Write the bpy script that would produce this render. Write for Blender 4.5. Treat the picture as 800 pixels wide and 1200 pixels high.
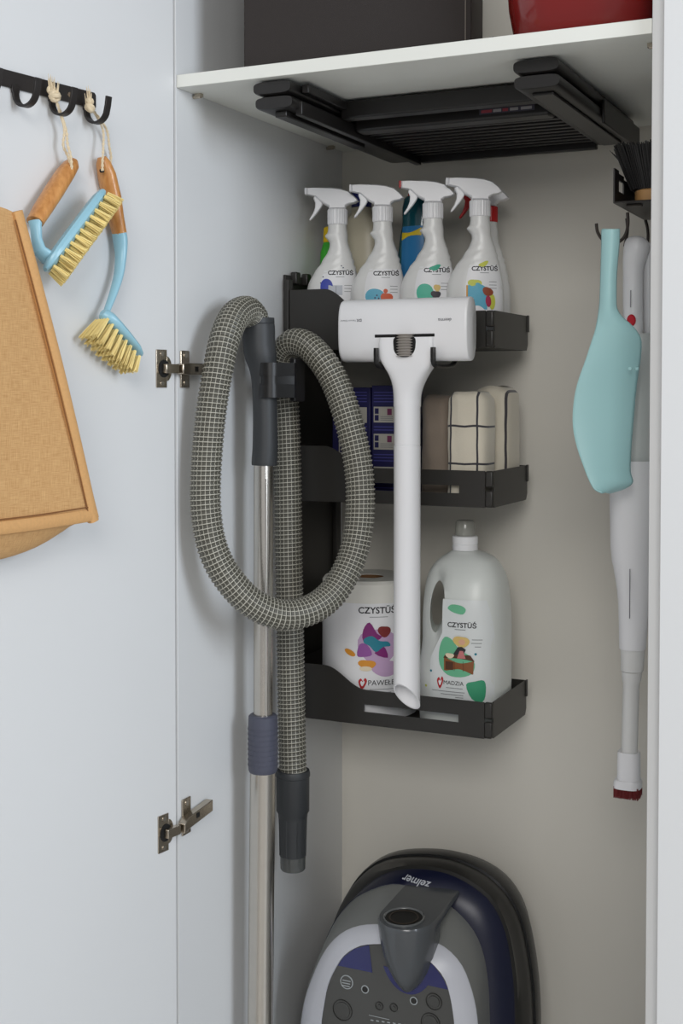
import bpy, bmesh, math, random
from mathutils import Vector, Matrix
random.seed(7)
S = bpy.context.scene
for o in list(bpy.data.objects): bpy.data.objects.remove(o)
PI = math.pi
# ------------------------------------------------------------------ camera
YAW, PIT, FPX, CX, CY = .44129, .02975, 1546.5, 390., 504.
cf = Vector((-math.sin(YAW)*math.cos(PIT), math.cos(YAW)*math.cos(PIT), -math.sin(PIT)))
cr = Vector((math.cos(YAW), math.sin(YAW), 0)); cu = cr.cross(cf)
cd = bpy.data.cameras.new('camera'); cam = bpy.data.objects.new('camera', cd); S.collection.objects.link(cam)
cam.matrix_world = Matrix(((cr.x, cu.x, -cf.x, 0), (cr.y, cu.y, -cf.y, 0), (cr.z, cu.z, -cf.z, 0), (0, 0, 0, 1)))
cd.sensor_fit = 'VERTICAL'; cd.sensor_height = 36; cd.lens = 36*FPX/1200
cd.shift_x = (400-CX)/1200; cd.shift_y = -(600-CY)/1200
cd.clip_start = .05
S.camera = cam
# ------------------------------------------------------------------ world, window light and added front fill
S.view_settings.view_transform = 'Standard'; S.view_settings.look = 'None'
S.view_settings.gamma = 1; S.view_settings.use_curve_mapping = False; S.view_settings.exposure = 0.0
W = bpy.data.worlds.new('world'); S.world = W; W.use_nodes = True
W.node_tree.nodes['Background'].inputs[0].default_value = (.96, .97, 1, 1)
W.node_tree.nodes['Background'].inputs[1].default_value = .38
def area(name, loc, target, sx, sy, power, col):
    l = bpy.data.lights.new(name, 'AREA'); l.shape = 'RECTANGLE'; l.size = sx; l.size_y = sy; l.energy = power; l.color = col
    o = bpy.data.objects.new(name, l); S.collection.objects.link(o); o.location = loc
    o.rotation_euler = (Vector(target)-Vector(loc)).to_track_quat('-Z', 'Y').to_euler(); return o
area('window_daylight', (1.85, .62, .5), (-.95, 1.6, -.15), .9, 1.3, 42, (.82, .90, 1))
area('front_fill', (.70, -2.1, 1.35), (-.6, 1.9, -.2), 1.7, 1.4, 61, (1, .985, .96))  # added broad fill from the front to brighten the cupboard; no window known there
# ------------------------------------------------------------------ helpers
def ray(x, y): return cf + cr*((x-CX)/FPX) - cu*((y-CY)/FPX)
def onX(x, y, X): r = ray(x, y); return r*(X/r.x)
def onY(x, y, Y): r = ray(x, y); return r*(Y/r.y)
def onZ(x, y, Z): r = ray(x, y); return r*(Z/r.z)
def onT(x, y, D): return ray(x, y)*D
H = Vector((-1, 1.597, 0)); DS = Vector((-.1556, -.988, 0)); DN = Vector((.988, -.1556, 0))
def onD(x, y, o=0.): r = ray(x, y); return r*((H.dot(DN)+o)/r.dot(DN))
def dp(s, o, z): return H + DS*s + DN*o + Vector((0, 0, z))
def dsz(x, y, o=0.): p = onD(x, y, o)-H; return p.dot(DS), p.z
def ppm(p): return FPX/p.dot(cf)       # pixels per metre at a point

def lin(c): return tuple(((v/255)/12.92 if v/255 <= .04045 else ((v/255+.055)/1.055)**2.4) for v in c)
MATS = {}
def M(name, rgb, rough=.5, metal=0, noise=0, nscale=40, bump=0, bscale=200, spec=.5, trans=0, coat=0, alpha=1, rgb2=None, sheen=0):
    if name in MATS: return MATS[name]
    m = bpy.data.materials.new(name); m.use_nodes = True; N = m.node_tree.nodes; L = m.node_tree.links
    b = N['Principled BSDF']; c = lin(rgb)
    b.inputs['Base Color'].default_value = (*c, 1); b.inputs['Roughness'].default_value = rough
    b.inputs['Metallic'].default_value = metal; b.inputs['Specular IOR Level'].default_value = spec
    b.inputs['Transmission Weight'].default_value = trans; b.inputs['Coat Weight'].default_value = coat; b.inputs['Alpha'].default_value = alpha
    if sheen: b.inputs['Sheen Weight'].default_value = sheen
    tc = N.new('ShaderNodeTexCoord')
    if noise or rgb2:
        t = N.new('ShaderNodeTexNoise'); t.inputs['Scale'].default_value = nscale; t.inputs['Detail'].default_value = 4
        L.new(tc.outputs['Object'], t.inputs['Vector'])
        r = N.new('ShaderNodeMix'); r.data_type = 'RGBA'
        a = c if rgb2 else tuple(v*(1-noise) for v in c); d = lin(rgb2) if rgb2 else tuple(min(1, v*(1+noise)) for v in c)
        r.inputs[6].default_value = (*a, 1); r.inputs[7].default_value = (*d, 1)
        L.new(t.outputs['Fac'], r.inputs[0]); L.new(r.outputs[2], b.inputs['Base Color'])
    if bump:
        t2 = N.new('ShaderNodeTexNoise'); t2.inputs['Scale'].default_value = bscale; t2.inputs['Detail'].default_value = 3
        L.new(tc.outputs['Object'], t2.inputs['Vector'])
        bp = N.new('ShaderNodeBump'); bp.inputs['Strength'].default_value = bump; bp.inputs['Distance'].default_value = .001
        L.new(t2.outputs['Fac'], bp.inputs['Height']); L.new(bp.outputs['Normal'], b.inputs['Normal'])
    MATS[name] = m; return m

class MB:
    def __init__(s): s.v = []; s.f = []; s.uv = None
    def add(s, vs, fs):
        k = len(s.v); s.v += [Vector(v) for v in vs]; s.f += [tuple(i+k for i in f) for f in fs]; return s
    def box(s, a, b, fr=None):
        (x0, y0, z0), (x1, y1, z1) = a, b
        vs = [(x, y, z) for x in (x0, x1) for y in (y0, y1) for z in (z0, z1)]
        if fr: vs = [fr(*v) for v in vs]
        return s.add(vs, [(0, 1, 3, 2), (4, 6, 7, 5), (0, 4, 5, 1), (2, 3, 7, 6), (0, 2, 6, 4), (1, 5, 7, 3)])
    def loft(s, rings, cap=(1, 1), closed=True):
        n = len(rings[0]); k = len(s.v)
        for r in rings: s.v += [Vector(p) for p in r]
        m = n if closed else n-1
        for i in range(len(rings)-1):
            for j in range(m):
                a = k+i*n+j; b = k+i*n+(j+1) % n; s.f.append((a, b, b+n, a+n))
        if cap[0]: s.f.append(tuple(range(k+n-1, k-1, -1)))
        if cap[1]: q = k+(len(rings)-1)*n; s.f.append(tuple(range(q, q+n)))
        return s
    def prism(s, poly, fr0, fr1):
        return s.loft([[fr0(*p) for p in poly], [fr1(*p) for p in poly]])
    def sweep(s, pts, ra, rb=None, up=Vector((0, 0, 1)), n=16, cap=(1, 1), power=2.):
        pts = [Vector(p) for p in pts]; rb = rb or ra; rings = []; N = None
        for i, p in enumerate(pts):
            t = (pts[min(i+1, len(pts)-1)]-pts[max(i-1, 0)]).normalized()
            if N is None:
                N = up-t*up.dot(t)
                if N.length < 1e-4: N = Vector((1, 0, 0))-t*t.x
            else: N = N-t*N.dot(t)
            N.normalize(); B = t.cross(N)
            a = ra[i] if isinstance(ra, (list, tuple)) else ra; b = rb[i] if isinstance(rb, (list, tuple)) else rb
            rg = []
            for j in range(n):
                q = 2*PI*j/n; c, d = math.cos(q), math.sin(q); e = 2/power
                rg.append(p + N*(a*math.copysign(abs(c)**e, c)) + B*(b*math.copysign(abs(d)**e, d)))
            rings.append(rg)
        return s.loft(rings, cap)
    def lathe(s, prof, c=(0, 0, 0), n=24, cap=(1, 1), sx=1, sy=1):
        c = Vector(c)
        return s.loft([[c+Vector((r*sx*math.cos(2*PI*j/n), r*sy*math.sin(2*PI*j/n), z)) for j in range(n)] for r, z in prof], cap)
    def build(s, name, mat, parent=None, world=False, smooth=35, bevel=0, seg=2, solid=0, sub=0, kind=None, label=None, fix=True):
        me = bpy.data.meshes.new(name)
        off = Vector(parent_loc(parent)) if (parent and world) else Vector()
        me.from_pydata([tuple(v-off) for v in s.v], [], s.f); me.validate(); me.update()
        if fix:
            bm = bmesh.new(); bm.from_mesh(me); bmesh.ops.recalc_face_normals(bm, faces=bm.faces); bm.to_mesh(me); bm.free()
        if smooth:
            me.polygons.foreach_set('use_smooth', [True]*len(me.polygons)); me.set_sharp_from_angle(angle=math.radians(smooth))
        if s.uv:
            ul = me.uv_layers.new(name='uv')
            for i, l in enumerate(me.loops): ul.data[i].uv = s.uv[l.vertex_index]
        me.materials.append(mat)
        o = bpy.data.objects.new(name, me); S.collection.objects.link(o)
        if parent: o.parent = parent
        if bevel:
            b = o.modifiers.new('bevel', 'BEVEL'); b.width = bevel; b.segments = seg; b.limit_method = 'ANGLE'; b.angle_limit = math.radians(40)
        if solid:
            b = o.modifiers.new('solid', 'SOLIDIFY'); b.thickness = solid; b.offset = 0
        if sub:
            b = o.modifiers.new('sub', 'SUBSURF'); b.levels = sub; b.render_levels = sub
        if kind: o['kind'] = kind
        if label: o['label'] = label
        return o
def parent_loc(p):
    v = Vector(p.location)
    while p.parent: p = p.parent; v += Vector(p.location)
    return v
def thing(name, label, cat, loc=(0, 0, 0), rz=0, group=None):
    o = bpy.data.objects.new(name, None); S.collection.objects.link(o); o.empty_display_size = .05
    o.location = loc; o.rotation_euler = (0, 0, rz); o['label'] = label; o['category'] = cat
    if group: o['group'] = group
    return o
def tag(o, label, cat, group=None):
    o['label'] = label; o['category'] = cat
    if group: o['group'] = group
    return o
def struct(o): o['kind'] = 'structure'; return o
def cat(pts, sub=8):        # Catmull-Rom through points (vectors of any float tuple)
    out = []; P = [tuple(p) for p in pts]; n = len(P)
    for i in range(n-1):
        p0, p1, p2, p3 = P[max(i-1, 0)], P[i], P[i+1], P[min(i+2, n-1)]
        for k in range(sub):
            t = k/sub
            out.append(tuple(.5*((2*b)+(-a+c)*t+(2*a-5*b+4*c-d)*t*t+(-a+3*b-3*c+d)*t**3) for a, b, c, d in zip(p0, p1, p2, p3)))
    out.append(P[-1]); return out
def resample(P, n):
    P = [Vector(p) for p in P]; L = [0]
    for a, b in zip(P, P[1:]): L.append(L[-1]+(b-a).length)
    out = []; k = 0
    for i in range(n):
        d = L[-1]*i/(n-1)
        while k < len(L)-2 and L[k+1] < d: k += 1
        t = (d-L[k])/max(1e-9, L[k+1]-L[k]); out.append(P[k].lerp(P[k+1], min(1, t)))
    return out
def interp(tab, z):
    if z <= tab[0][0]: return tab[0][1:]
    for a, b in zip(tab, tab[1:]):
        if z <= b[0]:
            t = (z-a[0])/(b[0]-a[0]); return tuple(u+(w-u)*t for u, w in zip(a[1:], b[1:]))
    return tab[-1][1:]
def sell(cx, cy, rx, ry, z, p=2., n=40):
    r = []
    for j in range(n):
        q = 2*PI*j/n; c, d = math.cos(q), math.sin(q); e = 2/p
        r.append((cx+rx*math.copysign(abs(c)**e, c), cy+ry*math.copysign(abs(d)**e, d), z))
    return r
# flat print: decal outlines mapped on a surface function surf(u, v, off) -> point
def decal(name, poly, surf, mat, parent, world=False, off=.0004, rings=5, label=None):
    n = len(poly); cx = sum(p[0] for p in poly)/n; cy = sum(p[1] for p in poly)/n
    m = MB(); vs = [surf(cx, cy, off)]; fs = []
    for r in range(1, rings+1):
        for p in poly: vs.append(surf(cx+(p[0]-cx)*r/rings, cy+(p[1]-cy)*r/rings, off))
    for j in range(n): fs.append((0, 1+j, 1+(j+1) % n))
    for r in range(rings-1):
        for j in range(n):
            a = 1+r*n+j; b = 1+r*n+(j+1) % n; fs.append((a, a+n, b+n, b))
    m.add(vs, fs); return m.build(name, mat, parent, world, smooth=0, fix=False, label=label)
def blob(cx, cy, rx, ry, rot=0, n=20, w=(0, 0, 0)):
    out = []
    for i in range(n):
        a = 2*PI*i/n; k = 1+w[0]*math.cos(2*a+.5)+w[1]*math.sin(3*a)+w[2]*math.cos(a)
        x, y = rx*k*math.cos(a), ry*k*math.sin(a); out.append((cx+x*math.cos(rot)-y*math.sin(rot), cy+x*math.sin(rot)+y*math.cos(rot)))
    return out
def smoothpoly(pts, sub=5):
    q = pts[-1:]+pts+pts[:2]; c = cat(q, sub); return c[sub:-sub-1]
def grid_decal(name, u0, u1, v0, v1, surf, mat, parent, world=False, nu=14, nv=10, off=.0003, lean=0):
    m = MB(); vs = [surf(u0+(u1-u0)*i/nu, v0+(v1-v0)*j/nv, off) for j in range(nv+1) for i in range(nu+1)]
    m.add(vs, [(j*(nu+1)+i, j*(nu+1)+i+1, (j+1)*(nu+1)+i+1, (j+1)*(nu+1)+i) for j in range(nv) for i in range(nu)])
    return m.build(name, mat, parent, world, smooth=60, fix=False)
def text(name, s, u, v, width, surf, mat, parent, world=False, off=.0006, flip=False, bold=0, rot=0, shear=0, squash=1):
    c = bpy.data.curves.new('t', 'FONT'); c.body = s; c.offset = bold; c.shear = shear; c.resolution_u = 3
    o = bpy.data.objects.new('t', c); S.collection.objects.link(o); bpy.context.view_layer.update()
    me = bpy.data.meshes.new_from_object(o.evaluated_get(bpy.context.evaluated_depsgraph_get()))
    bpy.data.objects.remove(o); bpy.data.curves.remove(c)
    xs = [w.co.x for w in me.vertices]; k = width/(max(xs)-min(xs)); x0 = min(xs); cxm = (max(xs)-x0)*k/2
    for w in me.vertices:
        x, y = (w.co.x-x0)*k, w.co.y*k*squash
        if flip: x, y = width-x, -y
        if rot:
            x -= cxm; x, y = x*math.cos(rot)-y*math.sin(rot), x*math.sin(rot)+y*math.cos(rot); x += cxm
        w.co = surf(u+x, v+y, off)
    me.name = name; me.materials.append(mat)
    if parent and world:
        L = parent_loc(parent)
        for w in me.vertices: w.co -= L
    o = bpy.data.objects.new(name, me); S.collection.objects.link(o); o.parent = parent; return o
def join_meshes(name, objs, parent):      # merge several print meshes of one colour into one part
    bm = bmesh.new()
    for o in objs: bm.from_mesh(o.data)
    me = bpy.data.meshes.new(name); bm.to_mesh(me); bm.free(); me.materials.append(objs[0].data.materials[0])
    for o in objs: bpy.data.objects.remove(o)
    o = bpy.data.objects.new(name, me); S.collection.objects.link(o); o.parent = parent; o['kind'] = 'stuff'; return o
def copy_tree(o, parent=None):
    c = o.copy(); S.collection.objects.link(c); c.parent = parent
    for ch in list(o.children): copy_tree(ch, c)
    return c
# ------------------------------------------------------------------ materials
white = M('white_melamine', (220, 221, 221), .42, noise=.02, nscale=3, bump=.05, bscale=600)
white_back = M('white_hardboard', (222, 218, 208), .55, noise=.02, nscale=4, bump=.05, bscale=400)
edge_white = M('white_edge_band', (232, 233, 226), .35)
black_metal = M('black_powder_coat', (34, 30, 28), .42, noise=.1, nscale=300, bump=.15, bscale=1500)
rack_metal = M('anthracite_powder_coat', (42, 40, 37), .4, noise=.05, nscale=200, bump=.1, bscale=1500)
black_plastic = M('black_plastic', (24, 23, 23), .38, bump=.1, bscale=900)
nickel = M('nickel', (190, 180, 165), .25, 1)
dark_hole = M('dark_recess', (14, 13, 12), .8)
steel = M('brushed_steel', (205, 200, 192), .26, 1, noise=.05, nscale=60)
white_plastic = M('white_plastic', (244, 244, 246), .32)
white_gloss = M('white_bottle_plastic', (228, 228, 226), .3)
charcoal = M('charcoal_rubber', (50, 52, 54), .5, bump=.1, bscale=500)
slate = M('slate_plastic', (74, 76, 90), .45)
blue_plastic = M('pale_blue_plastic', (150, 196, 212), .3)
aqua = M('aqua_plastic', (170, 214, 216), .42)
bristle = M('pale_yellow_bristle', (246, 222, 150), .6, noise=.12, nscale=150)
ink = M('black_print', (28, 28, 34), .6)
finepr = M('grey_fine_print', (120, 122, 126), .6)
def bamboo_mat():
    m = M('bamboo', (184, 124, 62), .35, coat=.2); N = m.node_tree.nodes; L = m.node_tree.links; b = N['Principled BSDF']
    tc = N.new('ShaderNodeTexCoord'); mp = N.new('ShaderNodeMapping'); mp.inputs['Scale'].default_value = (40, 40, 8)
    mp.inputs['Rotation'].default_value = (0, .4, 0)
    t = N.new('ShaderNodeTexNoise'); t.inputs['Scale'].default_value = 4; t.inputs['Detail'].default_value = 5
    r = N.new('ShaderNodeValToRGB'); e = r.color_ramp.elements
    e[0].position = .3; e[0].color = (*lin((178, 116, 58)), 1); e[1].position = .7; e[1].color = (*lin((212, 152, 88)), 1)
    L.new(tc.outputs['Object'], mp.inputs[0]); L.new(mp.outputs[0], t.inputs['Vector']); L.new(t.outputs['Fac'], r.inputs[0]); L.new(r.outputs[0], b.inputs['Base Color'])
    return m
bamboo = bamboo_mat()
# ------------------------------------------------------------------ cabinet shell
XL, XR, YF, YB, ZB, ZT = -1.0, -.334, 1.599, 2.156, -1.2, 1.05
b = MB().box((XL-.018, YF, ZB-.08), (XL, YB+.01, ZT)); struct(b.build('wall_left', white, bevel=.0006, seg=1))
b = MB().box((XR, YF, ZB-.08), (XR+.018, YB+.01, ZT)); struct(b.build('wall_right', white, bevel=.0006, seg=1))
b = MB().box((XL-.018, YB, ZB-.08), (XR+.018, YB+.012, ZT)); struct(b.build('wall_back', white_back))
b = MB().box((XL, YF, ZB-.018), (XR, YB, ZB)); struct(b.build('floor', white))
b = MB().box((XL-.018, YF, ZT), (XR+.018, YB+.012, ZT+.018)); struct(b.build('ceiling', white))
b = MB().box((XL, YF+.02, ZB-.08), (XR, YF+.036, ZB-.018)); struct(b.build('trim_1', white))
# floor of the room
def wood_floor():
    m = M('oak_floor', (170, 140, 105), .45); N = m.node_tree.nodes; L = m.node_tree.links
    tc = N.new('ShaderNodeTexCoord'); br = N.new('ShaderNodeTexBrick'); br.inputs['Scale'].default_value = 1.5
    br.inputs['Color1'].default_value = (*lin((206, 202, 196)), 1); br.inputs['Color2'].default_value = (*lin((196, 192, 186)), 1); br.inputs['Mortar'].default_value = (*lin((110, 85, 60)), 1)
    br.inputs['Mortar Size'].default_value = .004
    L.new(tc.outputs['Object'], br.inputs['Vector']); L.new(br.outputs['Color'], N['Principled BSDF'].inputs['Base Color']); return m
b = MB().box((-2.2, -1.6, ZB-.14), (1.9, YF+.6, ZB-.08)); struct(b.build('floor_room', wood_floor()))
# shelf with pins
shelf = tag(MB().box((XL+.0006, YF+.001, .427), (XR-.0006, YB-.001, .445)).build('shelf', edge_white, bevel=.0007), 'white shelf board across the cupboard above the folded step stool', 'shelf')
shelf_under = shelf
def pin(x, y, sx):
    p = MB(); p.sweep([(x, y, .4225), (x+sx*.012, y, .4225)], .0028, n=10); p.box((x+sx*.004, y-.004, .4215), (x+sx*.014, y+.004, .4265))
    o = p.build('shelf_pin', nickel, shelf)
pin(XL+.001, 1.645, 1); pin(XL+.001, 2.09, 1); pin(XR-.001, 1.645, -1); pin(XR-.001, 2.09, -1)
# left open door
fr = lambda s, o, z: dp(s, o, z)
door1 = struct(MB().box((.003, -.018, ZB-.06), (.62, 0, ZT+.3), fr).build('door_1', white, bevel=.0008, seg=1))
# closed neighbour door in front of the partition
door2 = struct(MB().box((XR+.0175, YF-.020, ZB-.06), (XR+.62, YF-.002, ZT+.3)).build('door_2', white, bevel=.0008))
struct(MB().box((XR+.018, YF, ZB-.08), (XR+.64, YF+.55, ZT+.3)).build('wall_1', white))
# hinges: cup plate on the door, arm on the side panel
def hinge(z0, tilt):
    h = MB()
    h.prism([(.0215, z0-.0265), (.043, z0-.0265), (.043, z0+.0265), (.0215, z0+.0265)], lambda s, z: dp(s, .0002, z), lambda s, z: dp(s, .002, z))
    # rounded cup flange
    cup = [(.0216-.0105*math.sin(a*PI/12)*1.0, z0-.0175*math.cos(a*PI/12)) for a in range(13)]
    h.prism(cup, lambda s, z: dp(s, .0002, z), lambda s, z: dp(s, .0021, z))
    o = h.build('hinge', nickel, door1, bevel=.0004)
    c = MB().prism([(.028+.0115*math.cos(a*PI/12), z0-.0125*math.sin(a*PI/12)) for a in range(24)], lambda s, z: dp(s, .0022, z), lambda s, z: dp(s, .0026, z)).build('hinge_cup', dark_hole, o)
    MB().box((.006, .003, z0-.0065), (.033, .0115, z0+.0065), fr).build('hinge_link', nickel, o, bevel=.001)
    for zz in (z0-.0205, z0+.0205):
        p = dp(.0315, .002, zz); MB().sweep([p, p+DN*.0012], .0032, n=12).build('screw', steel, o)
    a = MB()
    zb = z0+tilt
    # mounting plate (cross) on the panel
    a.box((XL+.0003, 1.606, zb-.0265), (XL+.0030, 1.629, zb+.0265))
    a.build('mounting_plate', nickel, o, bevel=.003, seg=3)
    q = MB(); 
    vs = []
    for (yy, zz, w) in ((1.5935, z0, .007), (1.606, zb*.5+z0*.5, .0085), (1.672, zb+(.002 if tilt else 0), .0085)):
        vs.append([(XL+.0026, yy, zz-w), (XL+.0145, yy, zz-w), (XL+.0145, yy, zz+w), (XL+.0026, yy, zz+w)])
    q.loft(vs); q.build('hinge_arm', nickel, o, bevel=.0012)
    MB().box((XL+.0146, 1.625, zb-.0035), (XL+.0152, 1.633, zb+.0035)).build('slot', dark_hole, o)
    for zz in (zb-.0195, zb+.0195):
        MB().sweep([(XL+.0024, 1.6175, zz), (XL+.0040, 1.6175, zz)], .0042, n=12).build('screw', steel, o)
hinge(.031, 0.); hinge(-.624, .010)
# ------------------------------------------------------------------ hook rail on the door
rail = thing('hook_rail', 'black metal hook rail screwed to the inside of the open door', 'hook rail', dp(.42, .002, .38))
z0, z1 = .3685, .389
rb = MB(); rb.prism([(.160, z0+.002), (.162, z0), (.60, z0), (.60, z1), (.163, z1), (.160, z1-.003)], lambda s, z: dp(s, .0006, z), lambda s, z: dp(s, .0035, z))
rb.build('rail_plate', black_metal, rail, True, bevel=.0005)
for i in range(7):
    s = .178+.0605*i
    prof = [(.0035, z0+.004), (.0035, z0-.004)]+[(.0222-.0182*math.cos(a*PI/14), z0-.006-.0175*math.sin(a*PI/14)) for a in range(0, 13)]+[(.0415, z0-.003), (.0432, z0+.008)]
    ctr = prof; hm = MB(); rings = []
    for k, (o_, z_) in enumerate(ctr):
        a_ = ctr[max(k-1, 0)]; c_ = ctr[min(k+1, len(ctr)-1)]; tx, tz = c_[0]-a_[0], c_[1]-a_[1]; l = math.hypot(tx, tz); nx, nz = -tz/l*.0016, tx/l*.0016
        w = .0048 if k > 1 else .006
        rings.append([dp(s-w, o_+nx, z_+nz), dp(s+w, o_+nx, z_+nz), dp(s+w, o_-nx, z_-nz), dp(s-w, o_-nx, z_-nz)])
    hm.loft(rings); hm.build('hook', black_metal, rail, True, bevel=.0004, seg=1)
for s in (.2087, .45):
    p = dp(s, .0035, (z0+z1)/2-.001); MB().sweep([p, p+DN*.0012], .0034, n=12).build('screw', nickel, rail, True)
# ------------------------------------------------------------------ brushes on the door
def rp(r, p): return r/ppm(p)
def rope(parent, pts, r=.0016):
    rope_m = M('cream_cord', (222, 204, 172), .8, noise=.15, nscale=500)
    P = [Vector(q) for q in cat(pts, 6)]; m = MB()
    for ph in (0, PI):                         # two twisted strands
        L = 0; q = []
        for i, p in enumerate(P):
            if i: L += (p-P[i-1]).length
            t = (P[min(i+1, len(P)-1)]-P[max(i-1, 0)]).normalized(); a = t.orthogonal().normalized(); bb = t.cross(a)
            w = L*2*PI/.012+ph; q.append(p+(a*math.cos(w)+bb*math.sin(w))*r*.55)
        m.sweep(q, r*.75, n=6)
    return m.build('cord', rope_m, parent, True)
def knot(parent, c, r, name='knot'):
    m = MB(); c = Vector(c)
    for k in range(3):
        ax = Vector((random.random()-.5, random.random()-.5, random.random()-.5)).normalized(); u = ax.orthogonal().normalized(); v = ax.cross(u)
        m.sweep([c+(u*math.cos(t*PI/6)+v*math.sin(t*PI/6))*r*.6 for t in range(13)], r*.42, n=8)
    for k in range(14):
        d = Vector((random.uniform(-.6, .6), random.uniform(-.6, .2), random.uniform(.5, 1.2))); m.sweep([c, c+d*r*.9, c+d*r*1.2+Vector((0, 0, .001*k))], [r*.16, r*.12, r*.04], n=5)
    return m.build(name, M('cream_cord', (222, 204, 172), .8), parent, True)
def tufts(name, roots, mat, parent, n=12, r0=.0028, r1=.0042, strand=.00045):
    m = MB()
    for a, d in roots:
        a = Vector(a); d = Vector(d); t = d.normalized(); u = t.orthogonal().normalized(); v = t.cross(u)
        for k in range(n):
            q = random.random()*2*PI; rr = math.sqrt(random.random()); c = u*math.cos(q)+v*math.sin(q)
            e = a+d*random.uniform(.95, 1.04)+c*rr*r1; s_ = a+c*rr*r0
            mid = s_.lerp(e, .55)+Vector((random.uniform(-1, 1), random.uniform(-1, 1), random.uniform(-1, 1)))*.0004
            m.sweep([s_, mid, e], [strand, strand, strand*.8], n=4)
    return m.build(name, mat, parent, True, smooth=0, kind='stuff')
# scrubbing brush with block head
O1 = .030
sb = thing('scrubbing_brush', 'bamboo handled scrubbing brush with broad pale blue block of yellow bristles on the door rail', 'brush', onD(80, 250, O1))
hp = [onD(x, y, o) for x, y, o in ((86, 188, .016), (83, 194, .016), (76, 204, .018), (62, 226, .020), (50, 245, .022), (41, 260, .024))]
m = MB(); m.sweep(hp, [rp(r, hp[0]) for r in (6, 10.5, 12.5, 13, 12.5, 11)], [rp(r, hp[0])*.8 for r in (6, 10.5, 12, 12.5, 12, 11)], up=Vector((1, 0, 0)), n=20)
m.build('handle', bamboo, sb, True)
p = onD(84, 199, .016+.0102); MB().sweep([p-DN*.002, p+DN*.0012], .0026, n=12).build('cord_hole', dark_hole, sb, True)
npts = [onD(x, y, o) for x, y, o in ((41.5, 259, .024), (42, 266, .025), (43, 280, .027), (46, 293, .03), (56, 302, .034), (66, 304, .036))]
m = MB(); m.sweep(npts, [rp(r, npts[0]) for r in (9.5, 7.5, 7, 9, 12, 14)], [rp(r, npts[0])*.7 for r in (10, 8, 7.5, 8, 9, 9)], up=Vector((1, 0, 0)), n=16); m.build('neck', blue_plastic, sb, True)
# block: long plate from (125,228) to (58,318); its flat face shows edge on, bristles point lower right
A = onD(124, 226, .040); B_ = onD(56, 318, .040); ax = (B_-A).normalized(); L_ = (B_-A).length
bd = (DN*.55+(onD(100, 300, .04)-onD(90, 290, .04)).normalized()*.84); bd = (bd-ax*bd.dot(ax)).normalized(); wd = ax.cross(bd).normalized()
rings = []
for t in [0, .02, .06, .15, .35, .6, .8, .92, .97, 1]:
    w = .022*math.sqrt(max(.04, 1-(2*t-1)**4)); th = .0085*(math.sqrt(max(.05, 1-(2*t-1)**6))); c = A+ax*L_*t-bd*.0035
    rings.append([c+wd*w*math.cos(q*PI/8)+bd*th*math.copysign(abs(math.sin(q*PI/8))**.7, math.sin(q*PI/8)) for q in range(16)])
m = MB(); m.loft(rings); m.build('brush_block', blue_plastic, sb, True)
roots = []
for i in range(12):
    for j in range(-2, 3):
        t = .04+.92*i/11; 
        if abs(j) == 2 and (i in (0, 11)): continue
        c = A+ax*L_*t+wd*j*.008+bd*.002
        roots.append((c, bd*.0215+ax*(t-.5)*.004+wd*j*.0012))
tufts('bristles', roots, bristle, sb, n=26, r0=.0022, r1=.0044, strand=.0006)
kp = dp(.2480, .0185, .3665)
rope(sb, [kp, onD(75, 150, .019), onD(74, 170, .018), onD(80, 184, .02), onD(84, 198, .028)])
rope(sb, [kp, onD(77, 150, .02), onD(79, 168, .024), onD(83, 184, .028), onD(84, 199, .0285)])
knot(sb, dp(.2490, .0195, .3665), .0080); knot(sb, dp(.2500, .0150, .3745), .0062)
# dish brush
db = thing('dish_brush', 'slim long-necked dish brush with bamboo grip and pale blue bent head', 'brush', onD(130, 330, .02))
hp = [onD(x, y, o) for x, y, o in ((119, 184, .014), (121, 191, .014), (125, 205, .014), (131, 232, .015), (136, 256, .016), (140, 274, .017))]
m = MB(); m.sweep(hp, [rp(r, hp[0]) for r in (5.5, 9.5, 12, 12.5, 10.5, 9.5)], [rp(r, hp[0])*.75 for r in (5.5, 9.5, 12, 12, 10.5, 9.5)], up=Vector((1, 0, 0)), n=20); m.build('handle', bamboo, db, True)
p = onD(120, 200, .014+.0085); MB().sweep([p-DN*.003, p+DN*.0012], .0025, n=12).build('cord_hole', dark_hole, db, True)
cp = cat([(139.5, 273, .017, 9.5), (141, 283, .017, 9.4), (141.5, 300, .018, 7.6), (139, 322, .02, 6.6), (133, 343, .022, 5.6), (126, 362, .024, 4.6), (122.5, 371, .026, 4.8)], 4)
npt = [onD(x, y, o) for x, y, o, r in cp]
m = MB(); m.sweep(npt, [rp(c[3], npt[0]) for c in cp], [rp(c[3], npt[0])*.7 for c in cp], up=Vector((1, 0, 0)), n=16); m.build('neck', blue_plastic, db, True)
A = onD(119, 368, .026); B_ = onD(163, 419, .030); ax = (B_-A).normalized(); L_ = (B_-A).length
dn = (onD(105, 402, .028)-onD(128, 378, .028)).normalized(); dn = (dn-ax*dn.dot(ax)).normalized(); wd = ax.cross(dn)
rings = []
for t in [0, .04, .12, .3, .55, .8, .95, 1]:
    w = .016*math.sqrt(max(.08, 1-(2*t-1)**4)); th = [.005, .0078, .0088, .0078, .0062, .0045, .003, .0012][[0, .04, .12, .3, .55, .8, .95, 1].index(t)]; c = A+ax*L_*t-dn*.003
    rings.append([c+wd*w*math.cos(q*PI/8)+dn*th*math.sin(q*PI/8) for q in range(16)])
m = MB(); m.loft(rings); m.build('brush_head', blue_plastic, db, True)
roots = []
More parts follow.
